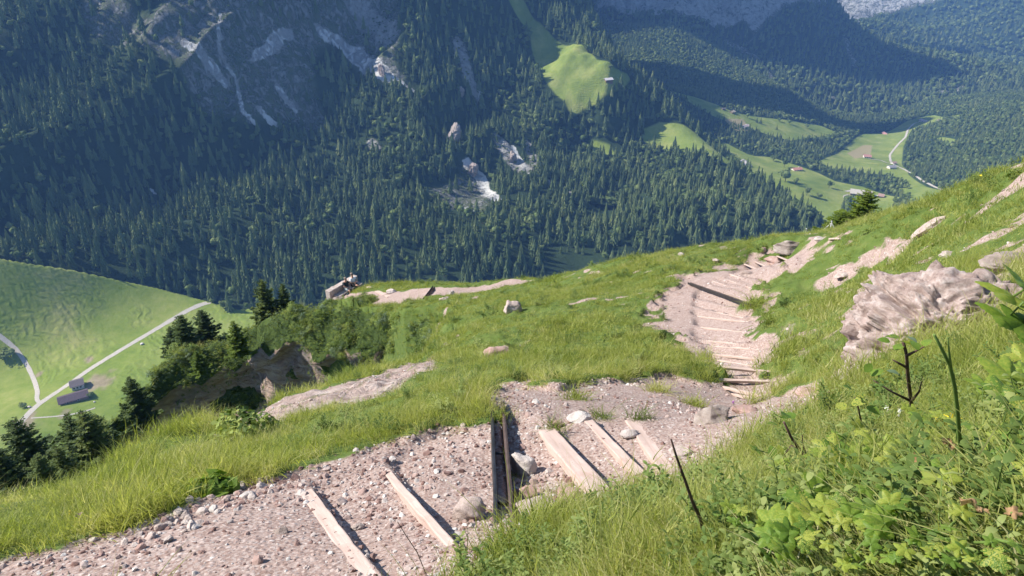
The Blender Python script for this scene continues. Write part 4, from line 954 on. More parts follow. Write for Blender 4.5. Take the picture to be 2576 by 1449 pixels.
# ------------------------------------------------------------------ greenery on the crag
BL = lib('shrubbery', [(*leaf_clump(s, 320, .55, .062, .75), [M_bush if s != 3 else M_bushp], None, True) for s in (1, 2, 3)] + [(*grass_tuft(8, n=60, h=.38, rad=.22, wd=.012, lean=1.1), [M_grassf], None, True)])
fl = CV.reshape(-1, 3); fn = CN.reshape(-1, 3); fg = CG.ravel(); fd = CDp.ravel()
cx = fbm(fl[:, 0] / 2.6, fl[:, 2] / 2.6, o=3, s=401)
ku, kv, kd = proj(fl); win = np.zeros(len(fl))
for (cu, cv, ca, cb) in ((765,955,150,62),(570,1005,60,26),(385,1095,35,30),(690,860,45,20),(330,1040,30,34)): win = np.maximum(win, np.exp(-(((ku - cu) / ca) ** 2 + ((kv - cv) / cb) ** 2) ** 1.5))
win = win * (fbm(fl[:, 0] / 1.3, fl[:, 2] / 1.3, o=3, s=409) > -.12)
pp = (1 - .93 * sstep(.2, .5, win)) * np.clip(fg * 1.0 + .35 * (cx > .1), 0, 1) * sstep(-.35, .35, cx * 1.4 + .25)
tt_ = np.tile(np.linspace(-1, 1, CV.shape[1]), CV.shape[0]); pp = np.maximum(pp, .45 * ((ku > 930) & (tt_ > 0))) * ((tt_ > -.16) & (tt_ < .42))
pick_ = rng.choice(len(fl), 13000, p=pp / pp.sum()); q = fl[pick_] + rng.normal(0, .18, (len(pick_), 3)); nn = fn[pick_]
k = (q[:, 2] > -70); q, nn, pk = q[k], nn[k], fd[pick_][k]
sz_ = (.22 + .62 * sstep(-.1, .6, fbm(q[:, 0] / 1.5, q[:, 2] / 1.5, q[:, 1] / 1.5, o=2, s=405)) * rng.uniform(.6, 1.2, len(q))) * .85 * (1 + .5 * (rng.random(len(q)) < .12)) * (1 + .35 * (fbm(q[:, 0] / 4, q[:, 2] / 4, o=2, s=403) > .3))
pi_ = rng.choice([0, 1, 2, 3], len(q), p=[.34, .26, .13, .27])
tilt = np.arctan2(-nn[:, 1], np.maximum(nn[:, 2], .05)) * .45
scatter('undergrowth', BL, q + nn * .05, np.c_[tilt + rng.normal(0, .2, len(q)), rng.normal(0, .25, len(q)), rng.uniform(0, 6.28, len(q))], sz_, pi_, 'shrubs and hanging grass covering the crag below the stone bench', 'undergrowth')
# ------------------------------------------------------------------ object builders
def frame_mat(o, origin, xdir, up=(0, 0, 1)):
    xd = Vector(xdir).normalized(); upv = Vector(up); yd = upv.cross(xd).normalized(); zd = xd.cross(yd)
    m = Matrix((xd, yd, zd)).transposed().to_4x4(); m.translation = Vector(origin); o.matrix_world = m; return m
def gz(p): return float(A.at(np.array(p[0]), np.array(p[1])))
def box_np(x0, x1, y0, y1, z0, z1, nx=1, jit=0.0, seed=0, chamfer=0.0):
    r = np.random.default_rng(seed); b = bmesh.new(); bmesh.ops.create_cube(b, size=1)
    for v in b.verts: v.co = ((x0 + x1) / 2 + v.co.x * (x1 - x0), (y0 + y1) / 2 + v.co.y * (y1 - y0), (z0 + z1) / 2 + v.co.z * (z1 - z0))
    if chamfer: bmesh.ops.bevel(b, geom=list(b.edges), offset=chamfer, segments=2, affect='EDGES', profile=.6)
    if nx > 1:
        for i in range(1, nx):
            xx = x0 + (x1 - x0) * i / nx
            bmesh.ops.bisect_plane(b, geom=b.verts[:] + b.edges[:] + b.faces[:], plane_co=(xx, 0, 0), plane_no=(1, 0, 0))
    V = np.array([v.co[:] for v in b.verts]); F = [[v.index for v in f.verts] for f in b.faces]; b.verts.index_update()
    V = np.array([v.co[:] for v in b.verts]); F = [[v.index for v in f.verts] for f in b.faces]; b.free()
    if jit:
        q = V[:, 0] * 7
        V[:, 1] += jit * vnoise(q, V[:, 1] * 20 + seed, s=seed); V[:, 2] += jit * .7 * vnoise(q * 1.3, V[:, 1] * 25, s=seed + 1)
    return V, F
# ---- step timbers
names_beam = ['wide pale timber step edge nearest the viewer at the bottom of the path', 'thin timber step edge half sunk in gravel, left of the dark drain channel',
              'broad flat pale timber step just right of the white stone', 'narrow pebble-strewn timber step between two broad ones', 'pale timber step furthest right of the near group, at the foot of the grass bank']
bi = 0
def timber(a, b, wd, lab, grp, seed, down, thick=.06, lift=.012):
    a = np.array(a, float); b = np.array(b, float); a[2] = gz(a - np.r_[down * .05, 0]); b[2] = gz(b - np.r_[down * .05, 0]); lift = lift - .006
    L = np.linalg.norm(b - a); V, F = box_np(-L / 2, L / 2, -wd, 0.0, -thick, 0, max(6, int(L / .09)), .004, seed, .006)
    o = mesh('step_timber', V, F, M_beam, smooth=False)
    m = (a + b) / 2; xd = (b - a); yd = np.cross([0, 0, 1], xd)
    if yd[:2] @ down < 0: xd = -xd
    frame_mat(o, (m[0] + 0, m[1], m[2] + lift - .006), xd); tag(o, lab, 'timber step', grp); return o
def down_of(L, i):
    a, b = L[i]; ab = (b - a)[:2]; nn = np.array([-ab[1], ab[0]]); nn /= np.linalg.norm(nn)
    j, k = min(i + 1, len(L) - 1), max(i - 1, 0); q = (L[j][0] + L[j][1] - L[k][0] - L[k][1])[:2]
    return nn if nn @ q > 0 else -nn
for i, q in enumerate(steps_px):
    if q[4] == 'beam': timber(run1[i][0], run1[i][1], q[5], names_beam[bi], 'timber steps of the near path', 10 + i, down_of(run1, i), lift=(.014 if i < 3 else .024)); bi += 1
ords = ['lowest', 'second', 'third', 'fourth', 'fifth', 'sixth', 'seventh', 'eighth', 'ninth', 'tenth', 'eleventh', 'twelfth']
for i in range(len(run2)):
    if i < 12: lab = '%s thin timber step edge counted from the near foot of the long gravel flight' % ords[i].replace('lowest', 'first')
    else:
        lab = ['pale timber step directly beyond the steel drain strip', 'second pale timber step beyond the steel drain strip', 'short timber step left of the path bend beyond the drain strip',
               'timber step beside the small dark rock pile', 'timber step just before the flat brown rock', 'timber step touching the flat brown rock', 'timber step beyond the flat brown rock under the layered ledge',
               'timber step close to the chain posts on the crest', 'last tiny timber step below the small spruce'][i - 12]
    timber(run2[i][0], run2[i][1], .038 if i < 12 else .06, lab, 'timber steps of the long flight', 40 + i, down_of(run2, i), .03, lift=(-.022 if i < 3 else .010))
# ---- drain channels: two steel flanges, a floor and spacer bars
def channel(a, b, lab, seed, wd=.10, extra=.30, dp=-.10):
    a = np.array(a, float); b = np.array(b, float); a[2] = gz(a); b[2] = gz(b); d = b - a; L = np.linalg.norm(d) + extra
    root = empty('drain_channel', (0, 0, 0)); frame_mat(root, (a + b) / 2 + np.array([0, 0, .012]), d)
    tag(root, lab, 'drain channel', 'steel drain channels across the path')
    for s_ in (-1, 1):
        y0 = s_ * wd / 2; t = .022
        V, F = box_np(-L / 2, L / 2, y0 - t / 2, y0 + t / 2, dp, .020, 10, .002, seed, .012); mesh('steel_flange', V, F, M_steel if s_ < 0 else M_rust, root, smooth=False)
    V, F = box_np(-L / 2, L / 2, -wd / 2 + .014, wd / 2 - .014, dp, dp + .015); mesh('channel_floor', V, F, M_dark, root, smooth=False)
    for k in (-.36, -.02, .33):
        v, f = tube_np([[k * L, -wd / 2 + .01, -.012], [k * L, wd / 2 - .01, -.012]], [.008, .008], 6); mesh('spacer_bar', v, f, M_steel, root)
    return root
M_dark = m_plain('near_black', (.035, .028, .024), .9)  # one near-black tone for channel floors and eyes
c0 = A.hit(1252, 1035); c1 = A.hit(1268, 1300)
channel(run1[2][0], run1[2][1], 'dark steel drain channel of two rails crossing the near path beside the white stone', 3, .075)
channel(A.hit(1735, 715, hi=40), A.hit(1893, 771, hi=40), 'steel drain strip crossing the upper end of the long stepped flight', 4, .05, .1, -.03)
def on_path(u, rr_):
    d = ray(u, 740.0); t = math.atan2(d[0], d[1]); return np.array([rr_ * math.sin(t), rr_ * math.cos(t), 0])
channel(on_path(1092, 40.8), on_path(1068, 38.0), 'small dark drain strip across the level path right of the stone bench', 5, .14)

# ---- rocks
def rock_mesh(seed, dims, sub=4, strata=.12, cuts=10, rough=.10):
    b = bmesh.new(); bmesh.ops.create_icosphere(b, subdivisions=sub, radius=1); b.verts.index_update()
    V = np.array([v.co[:] for v in b.verts]); F = [[v.index for v in f.verts] for f in b.faces]; b.free(); r = np.random.default_rng(seed)
    for k in range(cuts):
        d = rdir(r, 1)[0]; lim = r.uniform(.5, .82); q = V @ d; V = V - np.outer(np.maximum(q - lim, 0) * .95, d)
    n = V / np.linalg.norm(V, axis=1, keepdims=True)
    a = rough * fbm(V[:, 0] * 2.2, V[:, 1] * 2.2, V[:, 2] * 2.2 + seed, o=4, s=seed)
    st = strata * (np.abs(fbm(V[:, 0] * .9, V[:, 1] * .9, V[:, 2] * 6.5 + .8 * V[:, 0], o=3, s=seed + 5)) - .35)
    V = V + n * (a + st)[:, None]
    return V * np.array(dims) * .5 * 1.15, F
def rock(u, v, wk, hk, lab, seed=1, S=None, lo=None, hi=60, tilt=0, deep=1.0, sink=.25, mat=None, sub=3, strata=.12, cat='rock', nm='rock', lift=0, grp=None):
    S = S or A; p = S.hit(u, v + hk * .3, lo=lo, hi=hi); d = np.linalg.norm(p); w_ = wk * d / F_; h_ = hk * d / F_
    V, F = rock_mesh(seed, (w_, w_ * .75 * deep, h_ * 1.15), sub, strata)
    o = mesh(nm, V, F, mat or M_stone, smooth=False if sub < 4 else True)
    rz_ = (seed * 1.7) % .8 - .4
    o.location = (p[0], p[1], p[2] + h_ * (.5 - sink) + lift); o.rotation_euler = (R(-8), R(-tilt), rz_); tag(o, lab, cat, grp); return o
M_pink = m_stone('pink_rock', (.20, .115, .095), (.40, .275, .24), (.55, .46, .42)); M_grey = m_stone('grey_rock', (.10, .085, .075), (.30, .26, .23), (.50, .46, .42), 3, 2.5)
M_white = m_stone('white_rock', (.30, .26, .23), (.52, .48, .45), (.66, .63, .60))
RK = [(1316,1168,66,64,'cracked white stone standing just right of the near steel drain channel',1,dict(mat=M_white, sub=4)),
 (1326,1238,66,60,'flat pinkish stone between the white stone and the long tilted slab',2,dict(mat=M_pink, sink=.45, sub=4)),
 (1356,1275,120,62,'long tilted pinkish slab at the edge of the near grass bank',3,dict(mat=M_stone, tilt=22, sink=.3, sub=5)),
 (1425,1245,62,38,'rounded brown stone behind the long tilted slab',4,dict(mat=M_pink, sub=4)),
 (1180,1280,86,70,'pale pitted stone sunk in gravel left of the near steel drain channel',5,dict(sink=.45, sub=4)),
 (1792,1040,86,66,'grey-brown boulder casting a shadow at the foot of the long flight',6,dict(mat=M_grey, sub=4, sink=.35)),
 (1455,1050,60,26,'flat white stone at the upper end of the narrow timber step',7,dict(mat=M_white, sink=.4)),
 (1580,1092,44,22,'small white stone lying between the two right-hand near timber steps',8,dict(mat=M_white)),
 (1712,1138,56,36,'pale stone at the grass edge right of the near timber steps',9,dict(mat=M_white, sink=.4)),
 (1875,1030,60,26,'flat pink rock at the bottom right of the long flight',10,dict(mat=M_pink, sink=.5)),
 (2040,982,80,26,'low pink ledge between grass tufts at the path turn',11,dict(mat=M_pink, sink=.45)),
 (1398,1065,46,22,'half buried pink stone above the broad timber step',12,dict(mat=M_pink, sink=.5)),
 (2332,572,74,18,'long pale slab leaning on the grassy right-hand slope',13,dict(tilt=38, sink=.2, deep=.6)),
 (2062,602,26,13,'white rock beside the path on the crest, under the chain posts',14,dict(mat=M_white)),
 (1985,620,70,26,'dark layered ledge overhanging the path near the crest',15,dict(mat=M_grey, strata=.2, sub=4, sink=.3)),
 (1918,630,18,16,'small reddish block left of the layered ledge',16,dict(mat=M_pink)),
 (1948,656,46,18,'flat brown rock lying in the path below the layered ledge',17,dict(mat=M_pink, sink=.3)),
 (1880,690,32,16,'small dark rock pile in the middle of the upper path',18,dict(mat=M_grey, strata=.25)),
 (1285,775,46,42,'pale knobbly outcrop in the grassy slope below the level path',19,dict(strata=.2, sub=4)),
 (1252,888,60,34,'pinkish outcrop at the top of the near grass bank',20,dict(mat=M_pink, sub=4)),
 (1135,738,20,13,'pale rock on the level path right of the bench',21,dict(lo=36)),
 (985,733,22,12,'whitish rock pile behind the pale timber near the bench',22,dict(lo=36, mat=M_white)),
 (1120,752,28,10,'flat rock at the grassy edge of the level path',23,dict(lo=34)),
 (850,752,26,16,'rough dark rubble stone at the near end of the stone bench',24,dict(lo=40, mat=M_grey, strata=.25)),
 (838,762,20,9,'small pale stone below the rubble at the bench',25,dict(lo=40)),
 (1715,640,16,9,'pale stone in the turf of the crest left of the upper path',26,dict()),
 (1800,655,20,8,'low stone in the turf near the bend of the upper path',27,dict()),
 (2215,555,0,0,'',28,None),
 (545,1098,20,12,'white stone at the brow of the slope left of the rock slab',29,dict(mat=M_white)),
 (2225,700,60,14,'low pink ledge in the middle of the right-hand slope',30,dict(mat=M_pink, sink=.4)),
 (2120,690,44,14,'pale ledge right of the path in the stony turf',31,dict(sink=.4)),
 (2540,662,110,34,'grey layered outcrop at the right edge above the big boulder',32,dict(mat=M_grey, strata=.25, sub=4)),
 (2385,640,40,12,'thin pale ledge on the upper right-hand slope',33,dict(sink=.4)),
 (2145,810,36,42,'small dark pitted rock just left of the big boulder',34,dict(mat=M_grey, sub=4, sink=.3)),
 (705,1335,34,16,'small flat dark stone lying on the near path',35,dict(mat=M_grey)), (1150,1385,34,22,'brown lump of rock at the foot of the thin timber step',36,dict(mat=M_pink)),
 (900,1325,28,18,'stone near the middle of the near path',37,dict()), (1365,940,20,10,'tiny white stone under the tufts at the path rim',38,dict(mat=M_white))]
for u, v, a_, b_, lab, sd, kw in RK:
    if kw is not None: rock(u, v, a_, b_, lab, seed=sd, **kw)
# angular stones heaped on the left shoulder of the path
rr = np.random.default_rng(77); k = 0
for i in range(60):
    t = rr.random(); u = 330 + 330 * t + rr.normal(0, 16); v = 1352 - 118 * t + rr.normal(0, 20)
    if not inpoly(*A.hit(u, v)[:2], PW): continue
    w_ = rr.uniform(14, 34); o = rock(u, v, w_, w_ * rr.uniform(.4, .65), 'angular stone in the loose heap along the left shoulder of the near path', seed=100 + i % 9, mat=[M_pink, M_stone, M_white][int(rr.integers(3))], sub=2, sink=.3, cat='stone', nm='stone', grp='stones heaped along the left shoulder of the near path')
    o.rotation_euler = tuple(rr.uniform(-.5, .5, 2)) + (rr.uniform(0, 6),); k += 1
# big pitted boulder on the right bank
def boulder():
    ns, nv = 200, 110; root_l = A.hit(2165, 925, hi=9); p = P(2350, 930, 5.4); d = 5.6
    b = bmesh.new(); bmesh.ops.create_icosphere(b, subdivisions=7, radius=1); b.verts.index_update()
    V = np.array([v.co[:] for v in b.verts]); F = np.array([[v.index for v in f.verts] for f in b.faces]); b.free(); r = np.random.default_rng(5)
    V = np.sign(V) * np.abs(V) ** .62 * np.array([1, 1, 1]); V /= np.maximum(1, np.abs(V).max(1))[:, None] ** .3
    n = V / np.linalg.norm(V, axis=1, keepdims=True)
    a = .06 * fbm(V[:, 0] * 2.4, V[:, 1] * 2, V[:, 2] * 2.4, o=4, s=501) + .05 * (np.floor(4.4 * (V[:, 2] + .25 * V[:, 0] + .2 * vnoise(V[:, 0] * 3, V[:, 1] * 3, s=511))) % 2) + .05 * (vnoise(np.floor(V[:, 0] * 3.1 + .4 * V[:, 2]), np.floor(V[:, 1] * 2.5), np.floor(V[:, 2] * 3.6 + .5 * V[:, 0]), s=513)); pit = -.09 * np.maximum(fbm(V[:, 0] * 9, V[:, 1] * 9, V[:, 2] * 7, o=3, s=503), 0) ** 1.0
    st = .07 * (np.abs(fbm(V[:, 0] * 2.2, V[:, 1] * 2.2, V[:, 2] * 4 + .6 * V[:, 0], o=4, s=505)) - .4)
    for k_ in range(16):
        d_ = rdir(r, 1)[0]; d_[2] = abs(d_[2]) * .5; d_ /= np.linalg.norm(d_); lim = r.uniform(.72, .95); q_ = V @ d_; V = V - np.outer(np.maximum(q_ - lim, 0) * .8, d_)
    crack = -.16 * np.exp(-((V[:, 0] + .52 + .1 * vnoise(V[:, 2] * 3, V[:, 1], s=9)) / .035) ** 2)
    V = V + n * (a + pit + st * 1.6 + crack)[:, None] + n * (.03 * fbm(V[:, 0] * 22, V[:, 1] * 22, V[:, 2] * 16, o=3, s=507))[:, None]
    return V, F
V, F = boulder()
o = mesh('boulder', V * np.array([.66, .50, .44]), F, m_stone('pitted_boulder', (.12, .09, .08), (.35, .285, .26), (.57, .53, .51), 14, 1.2, .025))
p = P(2375, 872, 5.1); o.location = p; o.rotation_euler = (R(-6), R(-4), R(10)); tag(o, 'big pitted pink and grey boulder sticking out of the right-hand bank', 'boulder')
# ---- near spruces
def spruce(seed, H, Rr, mat, dens=1.0, tip=.9, bare=.05):
    r = np.random.default_rng(seed); root = empty('spruce_tree', (0, 0, 0))
    v, f = tube_np([[0, 0, -.4], [.01 * H * r.normal(), 0, H * .4], [0, 0, H * .97]], [.022 * H, .014 * H, .002 * H], 8); mesh('trunk', v, f, M_bark, root)
    C_ = []; N_ = []; U_ = []; W_ = []; Hh = []
    nw = int(26 * dens * (1 if H > 3.5 else .8))
    for i in range(nw):
        t = bare + (1 - bare) * (i + r.uniform(-.3, .3)) / nw; z0 = H * min(t, .985); L = Rr * H * (1 - t) ** .75 * r.uniform(.7, 1.15) + .03 * H * .3
        nb = r.integers(5, 8); ph = r.uniform(0, 6.28)
        for b_ in range(nb):
            a = ph + b_ * 2 * math.pi / nb + r.normal(0, .15); l = L * r.uniform(.6, 1.2); n = max(4, int(13 * l / (Rr * H) * dens) + 4)
            s_ = np.linspace(.12, 1, n); droop = -.42 * (1 - t) + .18 * t
            x_ = l * s_; z_ = z0 + l * (droop * s_ + .32 * s_ ** 2.6)
            base = np.stack([x_ * math.cos(a), x_ * math.sin(a), z_], 1)
            lat = np.array([-math.sin(a), math.cos(a), 0]); ax = np.array([math.cos(a), math.sin(a), .1])
            tw = l * .34 * (1 - .65 * s_) + .025 * H * .4
            for sg in (-1, 1):
                C_.append(base + sg * lat * (tw * .5)[:, None] + np.array([0, 0, -.02 * H * .15]) + r.normal(0, .012 * l + .003, base.shape)); U_.append(sg * lat + .75 * ax + r.normal(0, .15, base.shape) + np.array([0, 0, -.18])); N_.append(np.tile([0, 0, 1.0], (n, 1)) + r.normal(0, .35, (n, 3))); W_.append(np.full(n, .13 * l + .012 * H * .5) * r.uniform(.7, 1.2, n)); Hh.append(tw * 1.25)
            C_.append(base + [0, 0, -.01 * H]); U_.append(np.tile(ax, (n, 1)) + [0, 0, -.5]); N_.append(np.tile(lat, (n, 1)) + r.normal(0, .3, (n, 3))); W_.append(np.full(n, .10 * l + .01 * H * .5)); Hh.append(np.full(n, .22 * l + .02 * H * .4))
    C_, N_, U_ = map(np.vstack, (C_, N_, U_)); V, Fq = quads(C_, N_, U_, np.concatenate(W_), np.concatenate(Hh))
    mesh('crown', V, Fq, mat, root, smooth=False); return root
def plant_tree(proto, ua, va, ub, vb, d, lab, grp, rz=0.0, wide=1.0, H0=4.0):
    base = P(ub, vb, d); hgt = 1.0
    wide = wide * (1.28 if grp == 'spruces around the crag' else 1.0)
    for _ in range(30):
        uu, vv, _d = proj(base + np.array([0, 0, hgt])); hgt += (vv - va) * d / F_ * .9
        base = P(ub + (ua - uu), vb, d) if _ > 8 and False else base
    uu, vv, _d = proj(base + np.array([0, 0, hgt])); base = P(ub + (ua - uu), vb, d)
    o = proto; o.location = base; o.rotation_euler = (0, 0, rz); s_ = hgt / H0; o.scale = (s_ * wide, s_ * wide, s_); tag(o, lab, 'spruce', grp); return o
g_ = 'spruces around the crag'
protos = [spruce(s, 4.0, .25, M_spr, 1.0) for s in (1, 2, 3)]; used = [False] * 3
def nxt(k):
    if not used[k]: used[k] = True; return protos[k]
    return copy_tree(protos[k])
TR = [(29,1050,118,1290,38,0,1.15,'tall dark spruce at the lower left edge of the picture'), (160,1034,205,1260,41,1,.85,'slim tall spruce left of the pair below the barns'),
 (196,1026,238,1270,39,2,1.15,'broad tall spruce right of the pair below the barns'), (135,1118,170,1290,36,1,1.0,'shorter spruce half hidden between the lower left spruces'),
 (-20,1120,60,1330,36,2,1.1,'dark spruce cut off by the left edge of the picture'), (88,1140,140,1300,34,0,1.1,'low spruce in front of the tall lower left one'),
 (449,790,452,925,66,0,1.3,'left one of two dark spruces standing together behind the crag'), (502,776,508,900,67,2,1.25,'right one of two dark spruces standing together behind the crag'),
 (655,700,660,822,58,1,1.0,'taller spruce of the two left of the viewpoint'), (708,712,712,790,57,0,1.0,'shorter spruce of the two left of the viewpoint'),
 (322,945,335,1060,60,1,1.0,'narrow spruce on the lower end of the crag'), (425,820,430,905,70,1,1.1,'small spruce left of the two dark spruces behind the crag'), (232,1040,262,1200,52,0,1.1,'dim spruce at the foot of the crag')]
for (ua, va, ub, vb, d, k, wd, lab) in TR: plant_tree(nxt(k), ua, va, ub, vb, d, lab, g_, rz=ua * .7, wide=wd)
for k in range(3):
    if not used[k]: protos[k].location = (0, 0, -900)
y1 = spruce(7, 4.0, .27, M_spr2, 1.0)
plant_tree(y1, 585, 805, 592, 890, 56, 'bright young spruce on the crag between the dark pairs', g_)
y2 = spruce(8, 4.0, .42, M_spr2, .9)
plant_tree(y2, 2186, 474, 2170, 584, 33, 'small bushy spruce on the crest where the path disappears', 'spruces at the crest', .4, 1.5)
plant_tree(copy_tree(y2), 2122, 532, 2112, 590, 32.5, 'low bushy spruce sprawling left of the crest spruce', 'spruces at the crest', 2.0, 1.9)
plant_tree(copy_tree(y2), 2150, 525, 2142, 592, 33.2, 'leaning young spruce filling the gap at the crest', 'spruces at the crest', 4.0, 1.4)
plant_tree(copy_tree(y1), 492, 882, 494, 935, 58, 'tiny young spruce on the turf of the crag', g_, 1.0, 1.3)
# ---- chain posts on the crest
def post(ub, vb, ut, vt, d, lab):
    a = P(ub, vb + 8, d); b = P(ut, vt, d); root = empty('chain_post', tuple(a)); b = b - a
    v, f = tube_np([[0, 0, 0], b * .5, b], [.022, .020, .018], 8); mesh('post', v, f, M_steel2, root)
    v, f = tube_np([b - [0, .0, .03], b + [0, 0, .02]], [.034, .034], 8); mesh('eyelet', v, f, M_steel2, root)
    tag(root, lab, 'post', 'chain posts on the crest')
M_steel2 = m_plain('galvanised_steel', (.40, .40, .40), .5, .6)
post(2085, 585, 2092.5, 557, 32, 'taller galvanised post holding the chain beside the small spruce'); post(2021, 606, 2029, 576, 31, 'dark leaning post holding the chain left of the taller post')
ch = []
for (u, v, d) in ((1985,612,29),(1997,605,30),(2012,593,31),(2031,583,31.2),(2050,588,31.5),(2069,580,32),(2082,569,32),(2092,560,32),(2098,573,31.5),(2107,594,31),(2118,606,30.5)): ch.append(P(u, v, d))
v, f = tube_np(ch, [.013] * len(ch), 6); o = mesh('chain', v, f, M_steel2); tag(o, 'pale chain slung between the posts on the crest', 'chain')

# ---- stone bench at the viewpoint
b0 = A.hit(835, 758, lo=40); b1 = A.hit(893, 731, lo=40)
b0 = A.hit(834, 757, lo=38); b1 = A.hit(892, 723, lo=38)
L = float(np.hypot(*(b1 - b0)[:2])); mid = (b0 + b1) / 2; ang = math.atan2(b1[1] - b0[1], b1[0] - b0[0]); zg = gz(mid)
bench = empty('stone_bench', (mid[0], mid[1], zg), ang); tag(bench, 'long stone bench with a high back wall at the viewpoint', 'bench')
M_conc = m_stone('bench_stone', (.20, .18, .16), (.40, .37, .33), (.58, .55, .51), 4, 1.0, .02)
V, F = box_np(-L / 2 - .2, L / 2 + .3, -.15, .25, -.6, .82, 14, .03, 5, .03); mesh('back_wall', V, F, M_conc, bench, smooth=False)
V, F = box_np(-L / 2 + .1, L / 2 + .25, -.62, -.16, -.6, .42, 12, .03, 6, .03); mesh('seat', V, F, M_conc, bench, smooth=False)
tb_a = A.hit(919, 722, lo=40); tb_b = A.hit(972, 748, lo=40)
o = timber(A.hit(921, 723, lo=38), A.hit(974, 749, lo=38), .26, 'thick pale timber lying across the level path beside the bench', None, 90, np.array([.3, -.9]), .2, .08)
# ---- people
def skin_mesh(name, joints, edges, rad, mat, parent, sub=1):
    me = bpy.data.meshes.new(name); me.from_pydata(joints, edges, []); me.update(); o = bpy.data.objects.new(name, me); COL.objects.link(o)
    m = o.modifiers.new('skin', 'SKIN'); sv = me.skin_vertices[0].data
    for i, r_ in enumerate(rad): sv[i].radius = r_ if isinstance(r_, tuple) else (r_, r_)
    sv[0].use_root = True; s2 = o.modifiers.new('sub', 'SUBSURF'); s2.levels = sub; s2.render_levels = sub
    dg = bpy.context.evaluated_depsgraph_get(); nm = bpy.data.meshes.new_from_object(o.evaluated_get(dg)); o.modifiers.clear(); o.data = nm; nm.materials.clear(); nm.materials.append(mat)
    nm.polygons.foreach_set('use_smooth', np.ones(len(nm.polygons), bool)); bpy.data.meshes.remove(me); o.parent = parent; return o
M_skin = m_plain('skin', (.52, .30, .22), .6, 0, 8, .06); M_tee = m_plain('white_shirt', (.72, .73, .75), .9, 0, 14, .05); M_tee2 = m_plain('dark_shirt', (.03, .04, .045), .9, 0, 12, .3)
M_sh1 = m_plain('grey_shorts', (.28, .33, .34), .9, 0, 12, .15); M_sh2 = m_plain('black_shorts', (.02, .02, .025), .9); M_shoe = m_plain('black_shoe', (.02, .02, .02), .6); M_hair = m_plain('greying_hair', (.20, .16, .13), .9, 0, 60, .4)
def person(loc, rz, pose, top, short, lab):
    root = empty('person', loc, rz); tag(root, lab, 'person', 'hikers resting on the stone bench')
    # facing +y, seat at z = .45
    kneeL, kneeR, ankL, ankR, toeL, toeR, elL, elR, haL, haR, head = pose
    J = [(0, 0, .56), (0, -.06, .80), (0, -.07, 1.00), (0, -.04, 1.10), head, (head[0], head[1] + .01, head[2] + .13),
         (-.18, -.07, 1.01), elL, haL, (.18, -.07, 1.01), elR, haR, (-.10, .06, .55), kneeL, ankL, (.10, .06, .55), kneeR, ankR, toeL, toeR]
    Ed = [(0, 1), (1, 2), (2, 3), (3, 4), (4, 5), (2, 6), (6, 7), (7, 8), (2, 9), (9, 10), (10, 11), (0, 12), (12, 13), (13, 14), (0, 15), (15, 16), (16, 17), (14, 18), (17, 19)]
    rd = [.13, .125, .12, .055, .085, .075, .055, .042, .03, .055, .042, .03, .085, .06, .04, .085, .06, .04, .035, .035]
    body = skin_mesh('body', J, Ed, rd, M_skin, root, 2)
    # hands: five short fingers rooted in a palm, resting on the lap
    for h_, e_ in ((haL, elL), (haR, elR)):
        h_ = np.array(h_); dr = h_ - np.array(e_); dr /= np.linalg.norm(dr); sd_v = np.cross(dr, [0, 0, 1]); sd_v /= np.linalg.norm(sd_v) + 1e-9
        jj = [tuple(h_), tuple(h_ + dr * .07)]; ee = [(0, 1)]; r_ = [.026, .03]
        for q, (o_, l_) in enumerate(((-.03, .055), (-.01, .068), (.01, .07), (.03, .058))):
            a_ = h_ + dr * .085 + sd_v * o_; b_ = a_ + dr * l_ * .5; c_ = b_ + dr * l_ * .3 + np.array([0, 0, -.02]); n = len(jj); jj += [tuple(a_), tuple(b_), tuple(c_)]; ee += [(1, n), (n, n + 1), (n + 1, n + 2)]; r_ += [.009, .0085, .007]
        a_ = h_ + dr * .03 + sd_v * .035; b_ = a_ + dr * .03 + sd_v * .02; n = len(jj); jj += [tuple(a_), tuple(b_)]; ee += [(0, n), (n, n + 1)]; r_ += [.011, .009]
        skin_mesh('hand', jj, ee, r_, M_skin, root, 1)
    def mid_(a, b, t): return tuple(np.array(a) * (1 - t) + np.array(b) * t)
    skin_mesh('shirt', [(0, 0, .58), (0, -.06, .80), (0, -.07, .99), (-.18, -.07, 1.01), mid_((-.18, -.07, 1.01), elL, .75), (.18, -.07, 1.01), mid_((.18, -.07, 1.01), elR, .75), (0, -.05, 1.06)],
              [(0, 1), (1, 2), (2, 3), (3, 4), (2, 5), (5, 6), (2, 7)], [.165, .16, .15, .085, .07, .085, .07, .07], top, root, 2)
    skin_mesh('shorts', [(0, 0, .55), (-.10, .06, .55), mid_((-.10, .06, .55), kneeL, .85), (.10, .06, .55), mid_((.10, .06, .55), kneeR, .85)], [(0, 1), (1, 2), (0, 3), (3, 4)], [.155, .11, .092, .11, .092], short, root, 2)
    for a_, t_ in ((ankL, toeL), (ankR, toeR)): skin_mesh('shoe', [mid_(a_, t_, -.25), mid_(a_, t_, .4), t_], [(0, 1), (1, 2)], [.05, .052, .04], M_shoe, root, 1)
    hd = np.array(head)
    V, F = rock_mesh(3, (.19, .22, .15), 3, 0, 0, .03); o = mesh('hair', V * .92, F, M_hair, root); o.location = tuple(hd + [0, -.03, .15])
    for sx in (-1, 1):
        V, F = rock_mesh(4, (.018, .014, .014), 1, 0, 0, 0); o = mesh('eye', V, F, M_dark, root); o.location = tuple(hd + [sx * .032, .082, .085])
        V, F = rock_mesh(4, (.02, .035, .05), 2, 0, 0, 0); o = mesh('ear', V, F, M_skin, root); o.location = tuple(hd + [sx * .088, 0, .075])
